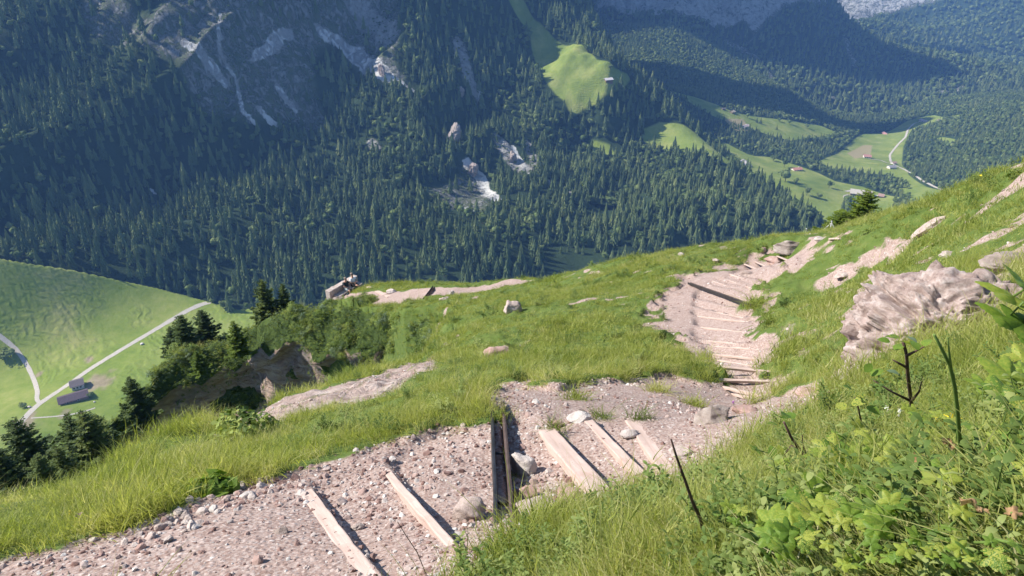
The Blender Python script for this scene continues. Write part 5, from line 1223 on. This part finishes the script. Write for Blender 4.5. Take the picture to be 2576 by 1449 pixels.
    V, F = rock_mesh(4, (.024, .034, .045), 2, 0, 0, 0); o = mesh('nose', V, F, M_skin, root); o.location = tuple(hd + [0, .092, .065])
    V, F = rock_mesh(4, (.05, .012, .012), 2, 0, 0, 0); o = mesh('mouth', V, F, m_lip, root); o.location = tuple(hd + [0, .084, .028])
    return root
m_lip = m_plain('lips', (.38, .14, .12), .6)
nx_, ny_ = math.sin(ang), -math.cos(ang)       # direction the bench faces
def on_bench(t): q = mid + (b1 - b0) * t; return (q[0] + nx_ * .36, q[1] + ny_ * .36, zg - .03)
poseA = ((-.14, .46, .54), (.14, .44, .56), (-.16, .50, .09), (.16, .58, .09), (-.18, .66, .05), (.18, .74, .05), (-.27, .08, .82), (.27, .08, .82), (-.06, .30, .72), (.06, .30, .70), (0, .02, 1.20))
poseB = ((-.06, .50, .52), (.12, .46, .66), (-.10, .52, .09), (-.12, .78, .42), (-.12, .68, .05), (-.16, .92, .44), (-.27, .04, .80), (.27, .04, .80), (.02, .22, .78), (-.02, .24, .82), (0, -.06, 1.22))
person(on_bench(.02), ang + math.pi, poseA, M_tee2, M_sh1, 'person in a dark shirt and grey shorts sitting on the near part of the bench')
person(on_bench(.33), ang + math.pi, poseB, M_tee, M_sh2, 'person in a white shirt sitting with legs crossed at the far end of the bench')
q = mid + (b1 - b0) * -.14
bp = empty('backpack', (q[0] + nx_ * .85, q[1] + ny_ * .85, zg), ang + .6); tag(bp, 'black and white backpack on the ground in front of the bench', 'backpack')
V, F = box_np(-.16, .16, -.11, .11, 0, .42, 3, .03, 3, .05); mesh('pack_body', V, F, M_tee2, bp); V, F = box_np(-.12, .12, -.17, -.10, .05, .22, 2, .01, 3, .02); mesh('front_pocket', V, F, M_tee, bp)

# ---- houses and barns
def mroof(c): return m_plain('roof_tiles', c, .8, 0, 1.5, .25)
M_wall = m_wood('timber_wall', (.13, .085, .055), (.24, .17, .12), .05); M_wallw = m_plain('white_wall', (.62, .60, .55), .9); M_winf = m_plain('dark_window', (.03, .035, .045), .2); M_shut = m_plain('white_frame', (.6, .6, .58), .7)
def house(S, u, v, u2, v2, wid, hw, roofc, wallm, lab, grp=None, nwin=3, lo=500, pitch=.42, nm='farmhouse'):
    a = S.hit(u, v, lo=lo); b = S.hit(u2, v2, lo=lo); L = float(np.hypot(*(b - a)[:2])); m = (a + b) / 2; an = math.atan2(b[1] - a[1], b[0] - a[0])
    root = empty(nm, (m[0], m[1], float(min(a[2], b[2], m[2])) - .3), an); tag(root, lab, 'barn' if nm == 'barn' else 'house', grp)
    h_ = hw + wid * pitch * .5; w_ = wid / 2
    V = [(-L/2, -w_, -3), (L/2, -w_, -3), (L/2, w_, -3), (-L/2, w_, -3), (-L/2, -w_, hw), (L/2, -w_, hw), (L/2, w_, hw), (-L/2, w_, hw), (-L/2, 0, h_), (L/2, 0, h_)]
    F = [(0, 1, 5, 4), (2, 3, 7, 6), (1, 2, 6, 9, 5), (3, 0, 4, 8, 7)]; mesh('wall', V, F, wallm, root, smooth=False)
    ov = .9; t = .22
    def slab(s_):
        y0, y1 = s_ * (w_ + ov), 0; z0 = hw - ov * pitch + .12; z1 = h_ + .12
        return [(-L/2 - ov, y0, z0), (L/2 + ov, y0, z0), (L/2 + ov, y1, z1), (-L/2 - ov, y1, z1), (-L/2 - ov, y0, z0 + t), (L/2 + ov, y0, z0 + t), (L/2 + ov, y1, z1 + t), (-L/2 - ov, y1, z1 + t)]
    Fx = [(0, 1, 2, 3), (7, 6, 5, 4), (0, 4, 5, 1), (1, 5, 6, 2), (3, 7, 4, 0)]
    V2 = slab(-1) + slab(1); F2 = Fx + [tuple(i + 8 for i in f[::-1]) for f in Fx]; rf = mesh('roof', V2, F2, mroof(roofc), root, smooth=False)
    if L > 9 and nm != 'barn':
        V, F = box_np(L * .2, L * .2 + .9, -.4, .5, h_ - .8, h_ + 1.1); mesh('chimney', V, F, M_wallw, rf, smooth=False)
    for k in range(nwin):
        x0 = -L / 2 + L * (k + .7) / (nwin + .6)
        for sgn in (-1, 1):
            V, F = box_np(x0 - .6, x0 + .6, sgn * w_ - .05, sgn * w_ + .05, hw * .42, hw * .42 + 1.2); wn = mesh('window', V, F, M_winf, root, smooth=False)
            V, F = box_np(x0 - .75, x0 + .75, sgn * w_ - .03, sgn * w_ + .03, hw * .42 - .15, hw * .42 + 1.35); mesh('frame', V, F, M_shut, wn, smooth=False)
    V, F = box_np(L / 2 - .04, L / 2 + .06, -.9, .9, -.1, min(hw - .3, 2.6)); mesh('door', V, F, M_bark, root, smooth=False)
    return root
house(C, 150, 1012, 222, 995, 9.5, 3.2, (.085, .06, .07), M_wall, 'long dark-roofed barn beside the road junction on the left pasture', lo=400, nwin=2, nm='barn')
house(C, 182, 977, 212, 969, 9.0, 4.2, (.12, .10, .10), M_wallw, 'dark-roofed farmhouse right behind the long barn', lo=400, nwin=3)
gF = 'farm buildings in the sunlit valley'
house(E, 2138, 488, 2190, 494, 15, 4.5, (.42, .38, .33), M_wall, 'largest pale-roofed barn in the sunlit valley, just above the crest spruce', gF, 5, 900, .5, 'barn')
house(E, 2209, 496, 2222, 496, 8, 3.8, (.34, .22, .18), M_wall, 'small brown shed right of the largest pale-roofed barn', gF, 1, 900, .5, 'barn')
house(E, 1869, 408, 1884, 419, 8, 3.0, (.34, .32, .31), M_wallw, 'long narrow grey-roofed barn on the sloping pasture beside the forest', gF, 2, 900, nm='barn')
house(E, 1993, 428, 2013, 428, 9, 3.2, (.42, .20, .15), M_wallw, 'red-roofed farmhouse alone in the middle of the sloping pasture', gF, 3, 900)
house(E, 2172, 396, 2189, 398, 10, 4.0, (.38, .19, .16), M_wallw, 'red-roofed farmhouse at the edge of the mown brown field', gF, 3, 900)
house(E, 2234, 424, 2249, 424, 9, 4.0, (.24, .23, .24), M_wallw, 'grey-roofed farmhouse on the near side of the valley road', gF, 2, 900)
house(E, 2243, 412, 2251, 413, 7, 3.6, (.30, .20, .15), M_wallw, 'little white-walled house across the valley road', gF, 1, 900)
house(E, 2222, 337, 2234, 338, 8, 3.4, (.36, .18, .16), M_wall, 'small red-roofed hut under the shaded mountain', gF, 1, 1200)
house(E, 2316, 305, 2336, 305, 10, 3.6, (.38, .30, .28), M_wallw, 'broad farmhouse at the far end of the valley road', gF, 3, 1200)
house(E, 2358, 306, 2366, 304, 7, 3.2, (.44, .34, .28), M_wallw, 'pale hut right of the far farmhouse', gF, 1, 1200)
house(E, 1866, 321, 1880, 319, 9, 3.0, (.48, .38, .36), M_wallw, 'pale pinkish roof at the edge of the terrace pasture', gF, 1, 900)
house(E, 1838, 284, 1846, 284, 7, 3.4, (.30, .25, .18), M_wall, 'small hut on the terrace pasture, nearest to its middle', gF, 0, 900)
house(E, 1815, 275, 1822, 276, 6, 3.0, (.10, .09, .09), M_wall, 'dark hut left on the terrace pasture', gF, 0, 900)
house(D, 1521, 202, 1538, 204, 8, 3.2, (.50, .47, .46), M_wall, 'pale-roofed alpine barn on the bright sunlit alp at top centre', None, 0, 900, nm='barn')
# ---- single trees out in the pastures
def lone(S, u, v, hk, kind, lab, lo=500, wide=1.0):
    p = S.hit(u, v, lo=lo); h_ = hk * np.linalg.norm(p) / F_ * 1.1
    o = bpy.data.objects.new('broadleaf_tree' if kind >= 3 else 'spruce_tree', FT[kind]); COL.objects.link(o); o.location = (p[0], p[1], p[2] - .4); o.scale = (h_ * wide, h_ * wide, h_); o.rotation_euler = (0, 0, u * .37)
    tag(o, lab, 'tree', 'single trees on the pastures'); return o
for q in [(E,1975,458,30,3,'big round tree in a hollow of the sloping pasture',900,1.1),(E,1972,421,24,4,'upright leafy tree left of the red-roofed farmhouse',900,.8),(E,2000,466,18,4,'sparse little tree right of the big round tree',900,.8),(E,2029,492,22,4,'thin-crowned tree between the forest edge and the barns',900,.9),
          (E,2085,472,17,3,'small round tree at the curved wall left of the largest barn',900,1.1),(E,1822,382,22,0,'dark spruce at the upper edge of the sloping pasture',900,1.5),(E,1832,387,16,1,'smaller dark spruce beside the upper pasture edge',900,1.5),
          (E,1903,308,12,0,'left spruce of the close pair on the terrace pasture',900,1.4),(E,1913,311,14,1,'right spruce of the close pair on the terrace pasture',900,1.4),(E,1953,326,11,2,'lone dark spruce at the lower rim of the terrace pasture',900,1.6),(E,1727,262,15,0,'spruce at the left tip of the terrace pasture',900,1.3),(E,1960,306,9,3,'first of a few small round trees along the far rim of the terrace',900,1.2),(E,1985,312,10,4,'round tree at the far rim of the terrace, right of its middle',900,1.2),(E,2030,322,10,3,'round tree near the right end of the terrace',900,1.3),(E,1880,297,12,4,'leafy tree on the far rim of the terrace, left of its middle',900,1.0),(E,2135,440,10,3,'bush between the largest barn and the strip of wood',900,1.5),(E,2300,430,10,4,'tree on the near bank of the valley road bend',900,1.2),(E,1905,440,9,3,'small bush below the narrow grey-roofed barn',900,1.5),(E,2060,500,14,4,'round tree near the forest edge left of the track',900,1.2),(E,1945,405,14,3,'tree at the upper rim of the sloping pasture',900,1.2),
          (E,2135,525,30,3,'dark leafy tree below the largest barn, left of the crest spruce',900,1.0),
          (C,28,898,22,3,'round bushy tree beside the farm track at the left edge',400,1.6),(C,6,905,16,4,'low shrubby tree cut off by the left edge near the farm track',400,1.6),(C,62,1024,12,3,'small bush near the road junction on the left pasture',400,1.6),(C,229,1000,13,4,'round pale tree at the end of the long barn',400,1.3),
          (C,570,742,24,4,'pale leafy tree at the forest foot near the end of the road',400,1.2),(C,525,722,12,3,'little round tree above the end of the road',400,1.3),(D,1536,172,10,4,'small round tree on the bright sunlit alp',900,1.6)]: lone(*q)
# ---- cable-car pylon and rock needle on the mountainside
def pylon(u, v, hk, lab):
    p = D.hit(u, v); h_ = hk * np.linalg.norm(p) / F_; root = empty('cableway_pylon', tuple(p)); tag(root, lab, 'pylon'); tp = np.array([.28 * h_, 0, h_])
    v_, f = tube_np([[0, 0, -1], tp], [1.1, .75], 6); mesh('mast', v_, f, M_steel2, root); c = np.array([3.6, -1.0, -1.2])
    v_, f = tube_np([tp - c, tp + c], [.45, .45], 5); mesh('crossarm', v_, f, M_steel2, root)
pylon(1199, 262, 30, 'pale cableway pylon standing on the dark wooded slope'); pylon(1330, 454, 16, 'small faint mast among the trees low on the slope')
for (u, v, w_, h_, lab, sd) in ((1141,348,34,52,'pale rock needle rising out of the forest',7),(1192,428,30,34,'jagged rock tooth at the top of the lower scree streak',8),(962,180,16,26,'pale rock tooth below the long scree chute',9),(1160,235,20,22,'pale crag knob left of the cableway pylon',12),(1290,395,22,28,'grey rock rib in the lower forest gap',14)):
    p = D.hit(u, v + h_ * .35); s_ = np.linalg.norm(p) / F_; V, F = rock_mesh(sd, (w_ * s_, w_ * s_ * .8, h_ * s_ * 1.2), 4, .2, 12, .16); o = mesh('rock_tower', V, F, m_rt if 'm_rt' in globals() else M_grey, smooth=False); o.location = (p[0], p[1], p[2] + h_ * s_ * .35); o.rotation_euler = (0, R(12), sd); tag(o, lab, 'rock')
# scattered boulders on the left pasture
for i, (u, v, w_) in enumerate(((352,1000,0),(357,867,9),(300,884,0),(437,870,5),(500,863,5),(75,1025,8),(238,1012,5))):
    if w_: 
        p = C.hit(u, v, lo=400); s_ = w_ * np.linalg.norm(p) / F_; V, F = rock_mesh(i + 3, (s_, s_ * .7, s_ * .6), 2); o = mesh('boulder', V, F, M_white, smooth=False); o.location = (p[0], p[1], p[2] + .2 * s_)
        tag(o, ['', 'grey boulder on the pasture above the middle of the road', '', 'small pale boulder near the middle of the left pasture', 'white boulder right of the middle of the pasture', 'pale boulder beside the bush at the road junction', 'pale boulder at the end of the barn'][i], 'boulder')

# ------------------------------------------------------------------ foreground plants
def leaf_mesh(seed, lobes=5, ser=.05):
    r = np.random.default_rng(seed); n = 72; th = np.linspace(-math.pi * .93, math.pi * .93, n)
    rad = .50 + .50 * (1 - np.abs(((th * lobes / 5.9 + .5) % 1) - .5) * 2) ** 1.15 * (1 - .11 * np.abs(th)) + ser * 1.3 * (np.arange(n) % 2); rad *= (1 - .10 * np.abs(th) / 3)
    V = [(0, 0, 0)]; F = []
    for ring in (.35, .7, 1.0):
        for k in range(n):
            x_ = rad[k] * ring * math.sin(th[k]); y_ = rad[k] * ring * math.cos(th[k]) ; fold = .16 * abs(math.sin(th[k] * lobes / 2)) * ring
            z_ = -.25 * ring ** 2 * (x_ * x_ + .5 * y_ * y_) - fold * .6 + .10 * abs(x_)
            V.append((x_, y_ + .1, z_))
    for k in range(n - 1):
        F.append((0, 1 + k + 1, 1 + k))
        for q in (0, 1): F.append((1 + q * n + k, 1 + q * n + k + 1, 1 + (q + 1) * n + k + 1, 1 + (q + 1) * n + k))
    return np.array(V), F
def oval_mesh(seed):
    n = 9; V = []; F = []
    for i in range(n):
        t = i / (n - 1); w_ = .36 * math.sin(math.pi * t ** .85) ** .8 if 0 < t < 1 else .0
        for s_ in (-1, 0, 1): V.append((s_ * w_, t, -.35 * (t - .4) ** 2 + (.12 * w_ if s_ else 0)))
    for i in range(n - 1):
        for q in (0, 1): a = i * 3 + q; F.append((a, a + 1, a + 4, a + 3))
    return np.array(V), F
LM = {}
for nm, fn_, mt in (('lobed', lambda: leaf_mesh(1), M_leaf), ('lobed_yellow', lambda: leaf_mesh(2), M_leafy), ('dry', lambda: leaf_mesh(3, 5, .12), M_dry), ('oval', lambda: oval_mesh(1), M_leaf), ('oval_pale', lambda: oval_mesh(2), M_bushp)):
    V, F = fn_()
    if nm == 'dry': V[:, 2] += .35 * np.sin(V[:, 0] * 5) * np.cos(V[:, 1] * 4)
    tmp_ = mesh('leaf', V, F, mt, link=False); LM[nm] = tmp_.data
rl = np.random.default_rng(21)
def leaf(root, u, v, d, size_k, kind='lobed', base=None, tilt=None, stem=True):
    inv = Vector(root.location); p = P(u, v, d); s_ = size_k * d / F_ * .55
    o = bpy.data.objects.new('leaf', LM[kind]); COL.objects.link(o); o.parent = root; o.location = Vector(p) - inv; o.scale = (s_,) * 3
    tl = tilt if tilt is not None else (rl.uniform(-.2, .75), rl.uniform(-.5, .5), rl.uniform(-3.1, 3.1)); o.rotation_euler = tl
    if stem and base is not None:
        a = np.array(base); m_ = (a + p) / 2 + rl.normal(0, .012, 3) + np.array([0, 0, .01]); v_, f = tube_np([a - np.array(inv), m_ - np.array(inv), p - np.array(inv)], [.0022, .0018, .0014], 5); mesh('stalk', v_, f, M_stem, root)
def broad_plant(ub, vb, lab, leaves, hi=6):
    b = A.hit(ub, vb, hi=hi); root = empty('broad_leaved_plant', tuple(b)); tag(root, lab, 'plant', 'broad-leaved plants on the near bank')
    db = np.linalg.norm(b)
    ext_ = [(q[0] + rl.uniform(-75, 75), q[1] + rl.uniform(-40, 40), q[2] * rl.uniform(.45, .85)) for q in leaves if len(q) == 3 for _ in (0, 1)]
    for q in list(leaves) + ext_:
        u, v, s_ = q[:3]; kind = q[3] if len(q) > 3 else 'lobed'; g0 = A.hit(u, v, hi=hi); dd_ = np.linalg.norm(g0) * .66
        leaf(root, u, v, dd_, s_, kind, b)
broad_plant(2110, 1190, 'broad-leaved plant with lobed leaves right of the leafy twig', [(2105,1130,95),(2125,1180,110),(2165,1160,80),(2080,1210,70),(2150,1200,90),(2125,1100,70)])
broad_plant(2050, 1290, 'cluster of large crinkled leaves low in the middle of the bank', [(2030,1250,110),(2065,1235,90),(2045,1295,100),(2000,1260,80),(2075,1270,80),(1985,1300,70)])
broad_plant(1960, 1340, 'low rosette of rounded leaves at the left of the plant patch', [(1935,1310,90),(1925,1345,80),(1990,1340,75),(2020,1350,70),(1960,1380,80)])
broad_plant(2240, 1180, 'pair of pale green leaves left of the thick stem', [(2225,1135,90),(2200,1115,60),(2250,1160,70)])
broad_plant(2330, 1230, 'plant with one big yellowing leaf and a withered one beside the thick stem', [(2310,1105,150,'lobed_yellow'),(2350,1190,70),(2315,1165,60,'dry'),(2358,1205,100,'lobed_yellow')])
broad_plant(2540, 1180, 'bright jagged leaves at the right edge behind the thick stem', [(2535,1100,130),(2500,1120,90),(2560,1060,110),(2565,1140,100)])
broad_plant(2560, 1010, 'patchy mottled leaves at the right edge in front of the boulder', [(2545,950,120),(2560,1000,100),(2520,985,80),(2570,905,90)])
broad_plant(2480, 1330, 'brown withered leaves curled in the grass at the lower right', [(2455,1270,60,'dry'),(2545,1290,34,'dry'),(2420,1290,50)])
broad_plant(2180, 1400, 'small ground leaves near the bottom edge under the grass stems', [(2150,1390,50),(2190,1370,45),(2230,1400,55),(2120,1420,50)])
broad_plant(1990, 1180, 'loose plant with small lobed leaves under the leaning twig', [(1960,1170,60),(2010,1175,55),(1985,1210,60)])
broad_plant(2200, 1300, 'dense clump of bright leaves below the upright dark twig', [(2170,1270,95),(2210,1290,100),(2240,1260,80),(2190,1325,85),(2140,1300,75)])
broad_plant(2330, 1060, 'plant with crisp leaves in front of the boulder right of the upright twig', [(2320,1040,60),(2345,1060,55),(2370,1040,50)])
broad_plant(2450, 1400, 'low leaves in the bottom right corner among the herbs', [(2430,1380,60),(2490,1400,65),(2540,1385,60),(2400,1410,50)])
broad_plant(2330, 1370, 'pale leafy clump near the bottom edge left of the right corner', [(2310,1350,55),(2350,1370,50),(2280,1380,50)])
broad_plant(1850, 1290, 'solitary plant with trefoil leaves in the long grass right of the bare twig', [(1835,1270,45),(1865,1285,45),(1850,1310,40)])
# leafy spray hanging in from the right edge, on a bent stem rooted outside the picture
b = A.hit(2700, 1150, hi=5); root = empty('leafy_branch', tuple(b)); tag(root, 'bright serrated leaves reaching in from the right edge above the boulder', 'branch')
tipp = [b, P(2680, 950, 1.05), P(2620, 800, 1.0), P(2560, 770, 1.0)]; v_, f = tube_np([t_ - b for t_ in tipp], [.004, .0035, .003, .002], 6); mesh('stem', v_, f, M_stem, root)
for (u, v, s_) in ((2550,745,150),(2535,800,140),(2575,815,110),(2580,720,110),(2610,780,120)): leaf(root, u, v, 1.0, s_, 'lobed', P(2600, 785, 1.0), (rl.uniform(.2, .9), rl.uniform(-.5, .5), rl.uniform(1.0, 2.4)))
def twig(lab, px, radii, leaves, branches=(), hi=6, mat=None, nm='twig', d0=None):
    b = A.hit(px[0][0], px[0][1], hi=hi); db = np.linalg.norm(b); root = empty(nm, tuple(b)); tag(root, lab, nm.replace('_', ' '))
    pts = []
    for (u, v) in px: dd_ = db * (.88 - .0006 * (px[0][1] - v)); pts.append(P(u, v, dd_))
    pts[0] = b - np.array([0, 0, .03]); rr_ = np.linspace(radii[0], radii[1], len(pts)); v_, f = tube_np([p - b for p in pts], rr_, 7); mesh('stem', v_, f, mat or M_twig, root)
    for br in branches:
        pp_ = [P(u, v, db * (.875 - .0006 * (px[0][1] - v))) for u, v in br]; v_, f = tube_np([p - b for p in pp_], np.linspace(radii[1] * 1.1, radii[1] * .4, len(pp_)), 6); mesh('side_branch', v_, f, mat or M_twig, root)
    for q in leaves: leaf(root, q[0], q[1], db * (.87 - .0006 * (px[0][1] - q[1])), q[2], q[3] if len(q) > 3 else 'oval', None, (rl.uniform(-.2, 1.0), rl.uniform(-.6, .6), rl.uniform(-3.1, 3.1)), False)
    return root
twig('dark upright twig with leaves at its top in front of the boulder', [(2302,1068),(2292,1010),(2284,950),(2280,890),(2272,860)], (.0055, .0035),
     [(2250,880,60),(2265,850,60),(2290,865,64),(2310,880,60),(2240,860,50),(2325,870,56),(2280,845,50,'oval_pale'),(2190,945,60),(2175,935,50),(2225,970,40),(2230,930,50,'oval_pale')], [[(2287,1007),(2242,985),(2197,957)],[(2281,925),(2258,912),(2245,905)],[(2280,895),(2300,885),(2325,872)],[(2292,1010),(2312,985),(2318,960)]])
twig('leaning twig with a tuft of leaves left of the broad-leaved plants', [(2062,1195),(2040,1165),(2012,1132),(1990,1100),(1972,1062)], (.0048, .003),
     [(1965,1050,62),(1980,1040,62),(1998,1052,66),(1958,1068,50),(1950,1155,60),(1935,1165,56),(1965,1148,50),(1990,1075,44)], [[(2012,1132),(1990,1120),(1970,1150)],[(2030,1155),(2020,1120),(2018,1095)],[(2055,1190),(2060,1175),(2066,1172)]])
twig('bare dark twig sticking up from the grass left of the plants', [(1779,1352),(1762,1305),(1742,1262),(1722,1205),(1702,1150),(1688,1105)], (.0045, .0018), [(1790,1290,40),(1752,1275,36)], [[(1722,1205),(1712,1185),(1716,1168)]])
twig('slender twig with rose-like leaves in front of the path turn', [(2175,1120),(2168,1070),(2160,1030),(2150,1000)], (.003, .0018), [(2140,1010,70),(2165,1000,66),(2125,1030,62),(2180,1020,60),(2150,985,60)])
twig('thick bent green flower stalk rising at the right of the picture', [(2434,1225),(2424,1170),(2414,1110),(2408,1030),(2402,975),(2390,920),(2370,880),(2350,842)], (.0036, .0016), [(2395,1120,40,'dry')], [[(2392,925),(2388,890),(2384,850)]], mat=M_stem, nm='flower_stalk')
twig('dry grass stalk crossing the lower middle of the path', [(1075,1440),(1050,1390),(1020,1345),(1000,1312)], (.0016, .001), [], nm='dry_stalk', mat=M_twig)
# bush on the shoulder of the slope
V, F = leaf_clump(31, 420, .32, .045, .8); p = A.hit(600, 1110, hi=20); o = mesh('bush', V, F, M_bush); o.location = p; tag(o, 'small dark green bush on the grassy shoulder left of the rock slab', 'bush')
V, F = leaf_clump(32, 160, .16, .07, .5); p = A.hit(520, 1235, hi=20); o = mesh('leafy_herb', V, F, M_leaf); o.location = p; tag(o, 'bright leafy plant at the edge of the stone heap by the path', 'plant')
# single tufts that have rooted in the gravel
TM = [mesh('grass_tuft', *grass_tuft(60 + q_, n=230, h=.13, rad=.045, wd=.0022, lean=.9, seg=3), M_grassf, link=False).data for q_ in (0, 1, 2)]
for i, (u, v, s_, lab) in enumerate(((1745,1020,1.0,'grass tuft growing in gravel between the landing and the long flight'),(1505,1052,.8,'grass tuft behind the end of the narrow near timber step'),(1395,1078,.7,'small grass tuft at the upper end of the broad near timber step'),
    (1612,1055,.9,'grass tuft behind the right-hand near timber step'),(1450,1005,1.1,'dark grass tuft on the upper rim of the gravel landing'),(1655,985,1.1,'bushy grass tuft on the rim right of the landing middle'),(1770,905,1.6,'grass tuft at the left edge of the long flight'),
    (1745,930,1.3,'grass tuft below the left edge of the long flight'),(1905,1012,1.2,'grass tuft at the lower right end of the long flight'),(1292,1210,.5,'tiny grass tuft between the drain channel and the white stone'),(1420,1238,.5,'small tuft behind the long tilted slab'),(1905,770,2.2,'dark bushy tuft at the right end of the steel drain strip'),(1940,815,2.0,'tuft at the right edge of the flight above its middle'))):
    q = A.hit(u, v, hi=30); o = bpy.data.objects.new('grass_tuft', TM[i % 3]); COL.objects.link(o); k_ = .95 * s_; o.location = (q[0], q[1], q[2] - .01); o.scale = (k_ * 1.1, k_ * 1.1, k_ * .75); o.rotation_euler = (-.2, 0, i * 1.3); tag(o, lab, 'grass tuft')
# flowers
def flower(u, v, s_, mat, nm, lab, grp, n=6):
    b = A.hit(u, v + s_ * 1.6, hi=30); d = np.linalg.norm(b); root = empty(nm, tuple(b)); tag(root, lab, 'flower', grp); top_ = P(u, v, d * .985) - b
    v_, f = tube_np([[0, 0, 0], top_ * .5, top_], [.0015, .0012, .001], 4); mesh('stem', v_, f, M_stem, root)
    c = np.tile(top_, (n, 1)) + rl.normal(0, s_ * d / F_ * .35, (n, 3)); Vq, Fq = quads(c, rdir(rl, n) + [0, -.5, 1], rdir(rl, n), np.full(n, s_ * d / F_ * .8), np.full(n, s_ * d / F_)); mesh('petals', Vq, Fq, mat, root, smooth=False)
for (u, v, s_) in ((274,1281,9),(287,1280,8),(262,1288,7),(309,1287,7),(295,1285,6)): flower(u, v, s_, M_yel, 'yellow_flower', 'yellow flower in the clump at the foot of the left grass bank', 'yellow flowers in the left clump')
for (u, v, s_) in ((380,1216,8),(358,1231,8),(339,1247,9),(404,1213,7),(366,1228,6)): flower(u, v, s_, M_yel, 'yellow_flower', 'yellow flower scattered in the turf above the stone heap', 'yellow flowers above the stone heap')
for (u, v, s_, lab) in ((1461,1324,12,'yellow flower alone in the grass below the long tilted slab'),(1649,1224,10,'yellow flower at the edge of the bank below the near timber steps'),(1640,1217,7,'smaller yellow flower beside the edge of the bank'),(1529,1436,18,'yellow flower at the bottom edge of the picture'),
                        (2385,1062,34,'large pale yellow flower head beside the thick green stalk'),(2378,1090,16,'small yellow bud under the large yellow flower head'),(2240,1010,9,'yellow flower left of the upright dark twig'),(2285,1325,12,'yellow flower low in the herbs'),(2364,1347,12,'yellow flower in the herbs near the bottom right'),(177,1288,6,'yellow flower furthest left on the bank'),(2470,440,5,'yellow flower on the skyline of the right-hand slope')): flower(u, v, s_, M_yel, 'yellow_flower', lab, 'single yellow flowers')
flower(197, 1299, 9, M_pur, 'purple_flower', 'purple flower in the left grass bank', None, 9); flower(1845, 1012, 6, M_pur, 'purple_flower', 'tiny violet flower beside the boulder at the flight', None, 7)
for (u, v, lab) in ((2262,1035,'white flower cluster beside the upright dark twig'),(2232,1036,'smaller white flower cluster left of the upright dark twig')): flower(u, v, 12, M_wht, 'white_flower', lab, None, 9)
# ------------------------------------------------------------------ mountain air
hz = bpy.data.materials.new('haze'); hz.use_nodes = True; ht = hz.node_tree; ht.nodes.clear()
ho = ht.nodes.new('ShaderNodeOutputMaterial'); hv = ht.nodes.new('ShaderNodeVolumePrincipled')
hv.inputs['Color'].default_value = (.22, .46, 1.0, 1); hv.inputs['Density'].default_value = HAZE; hv.inputs['Anisotropy'].default_value = .0
ht.links.new(hv.outputs[0], ho.inputs['Volume'])
b = bmesh.new(); bmesh.ops.create_cube(b, size=1); me = bpy.data.meshes.new('haze'); b.to_mesh(me); b.free(); me.materials.append(hz)
o = bpy.data.objects.new('haze', me); COL.objects.link(o); o.location = (0, 0, -120); o.scale = (20000, 20000, 1284)
tag(o, 'clear blue mountain air lying over the valley', 'haze', kind='stuff')
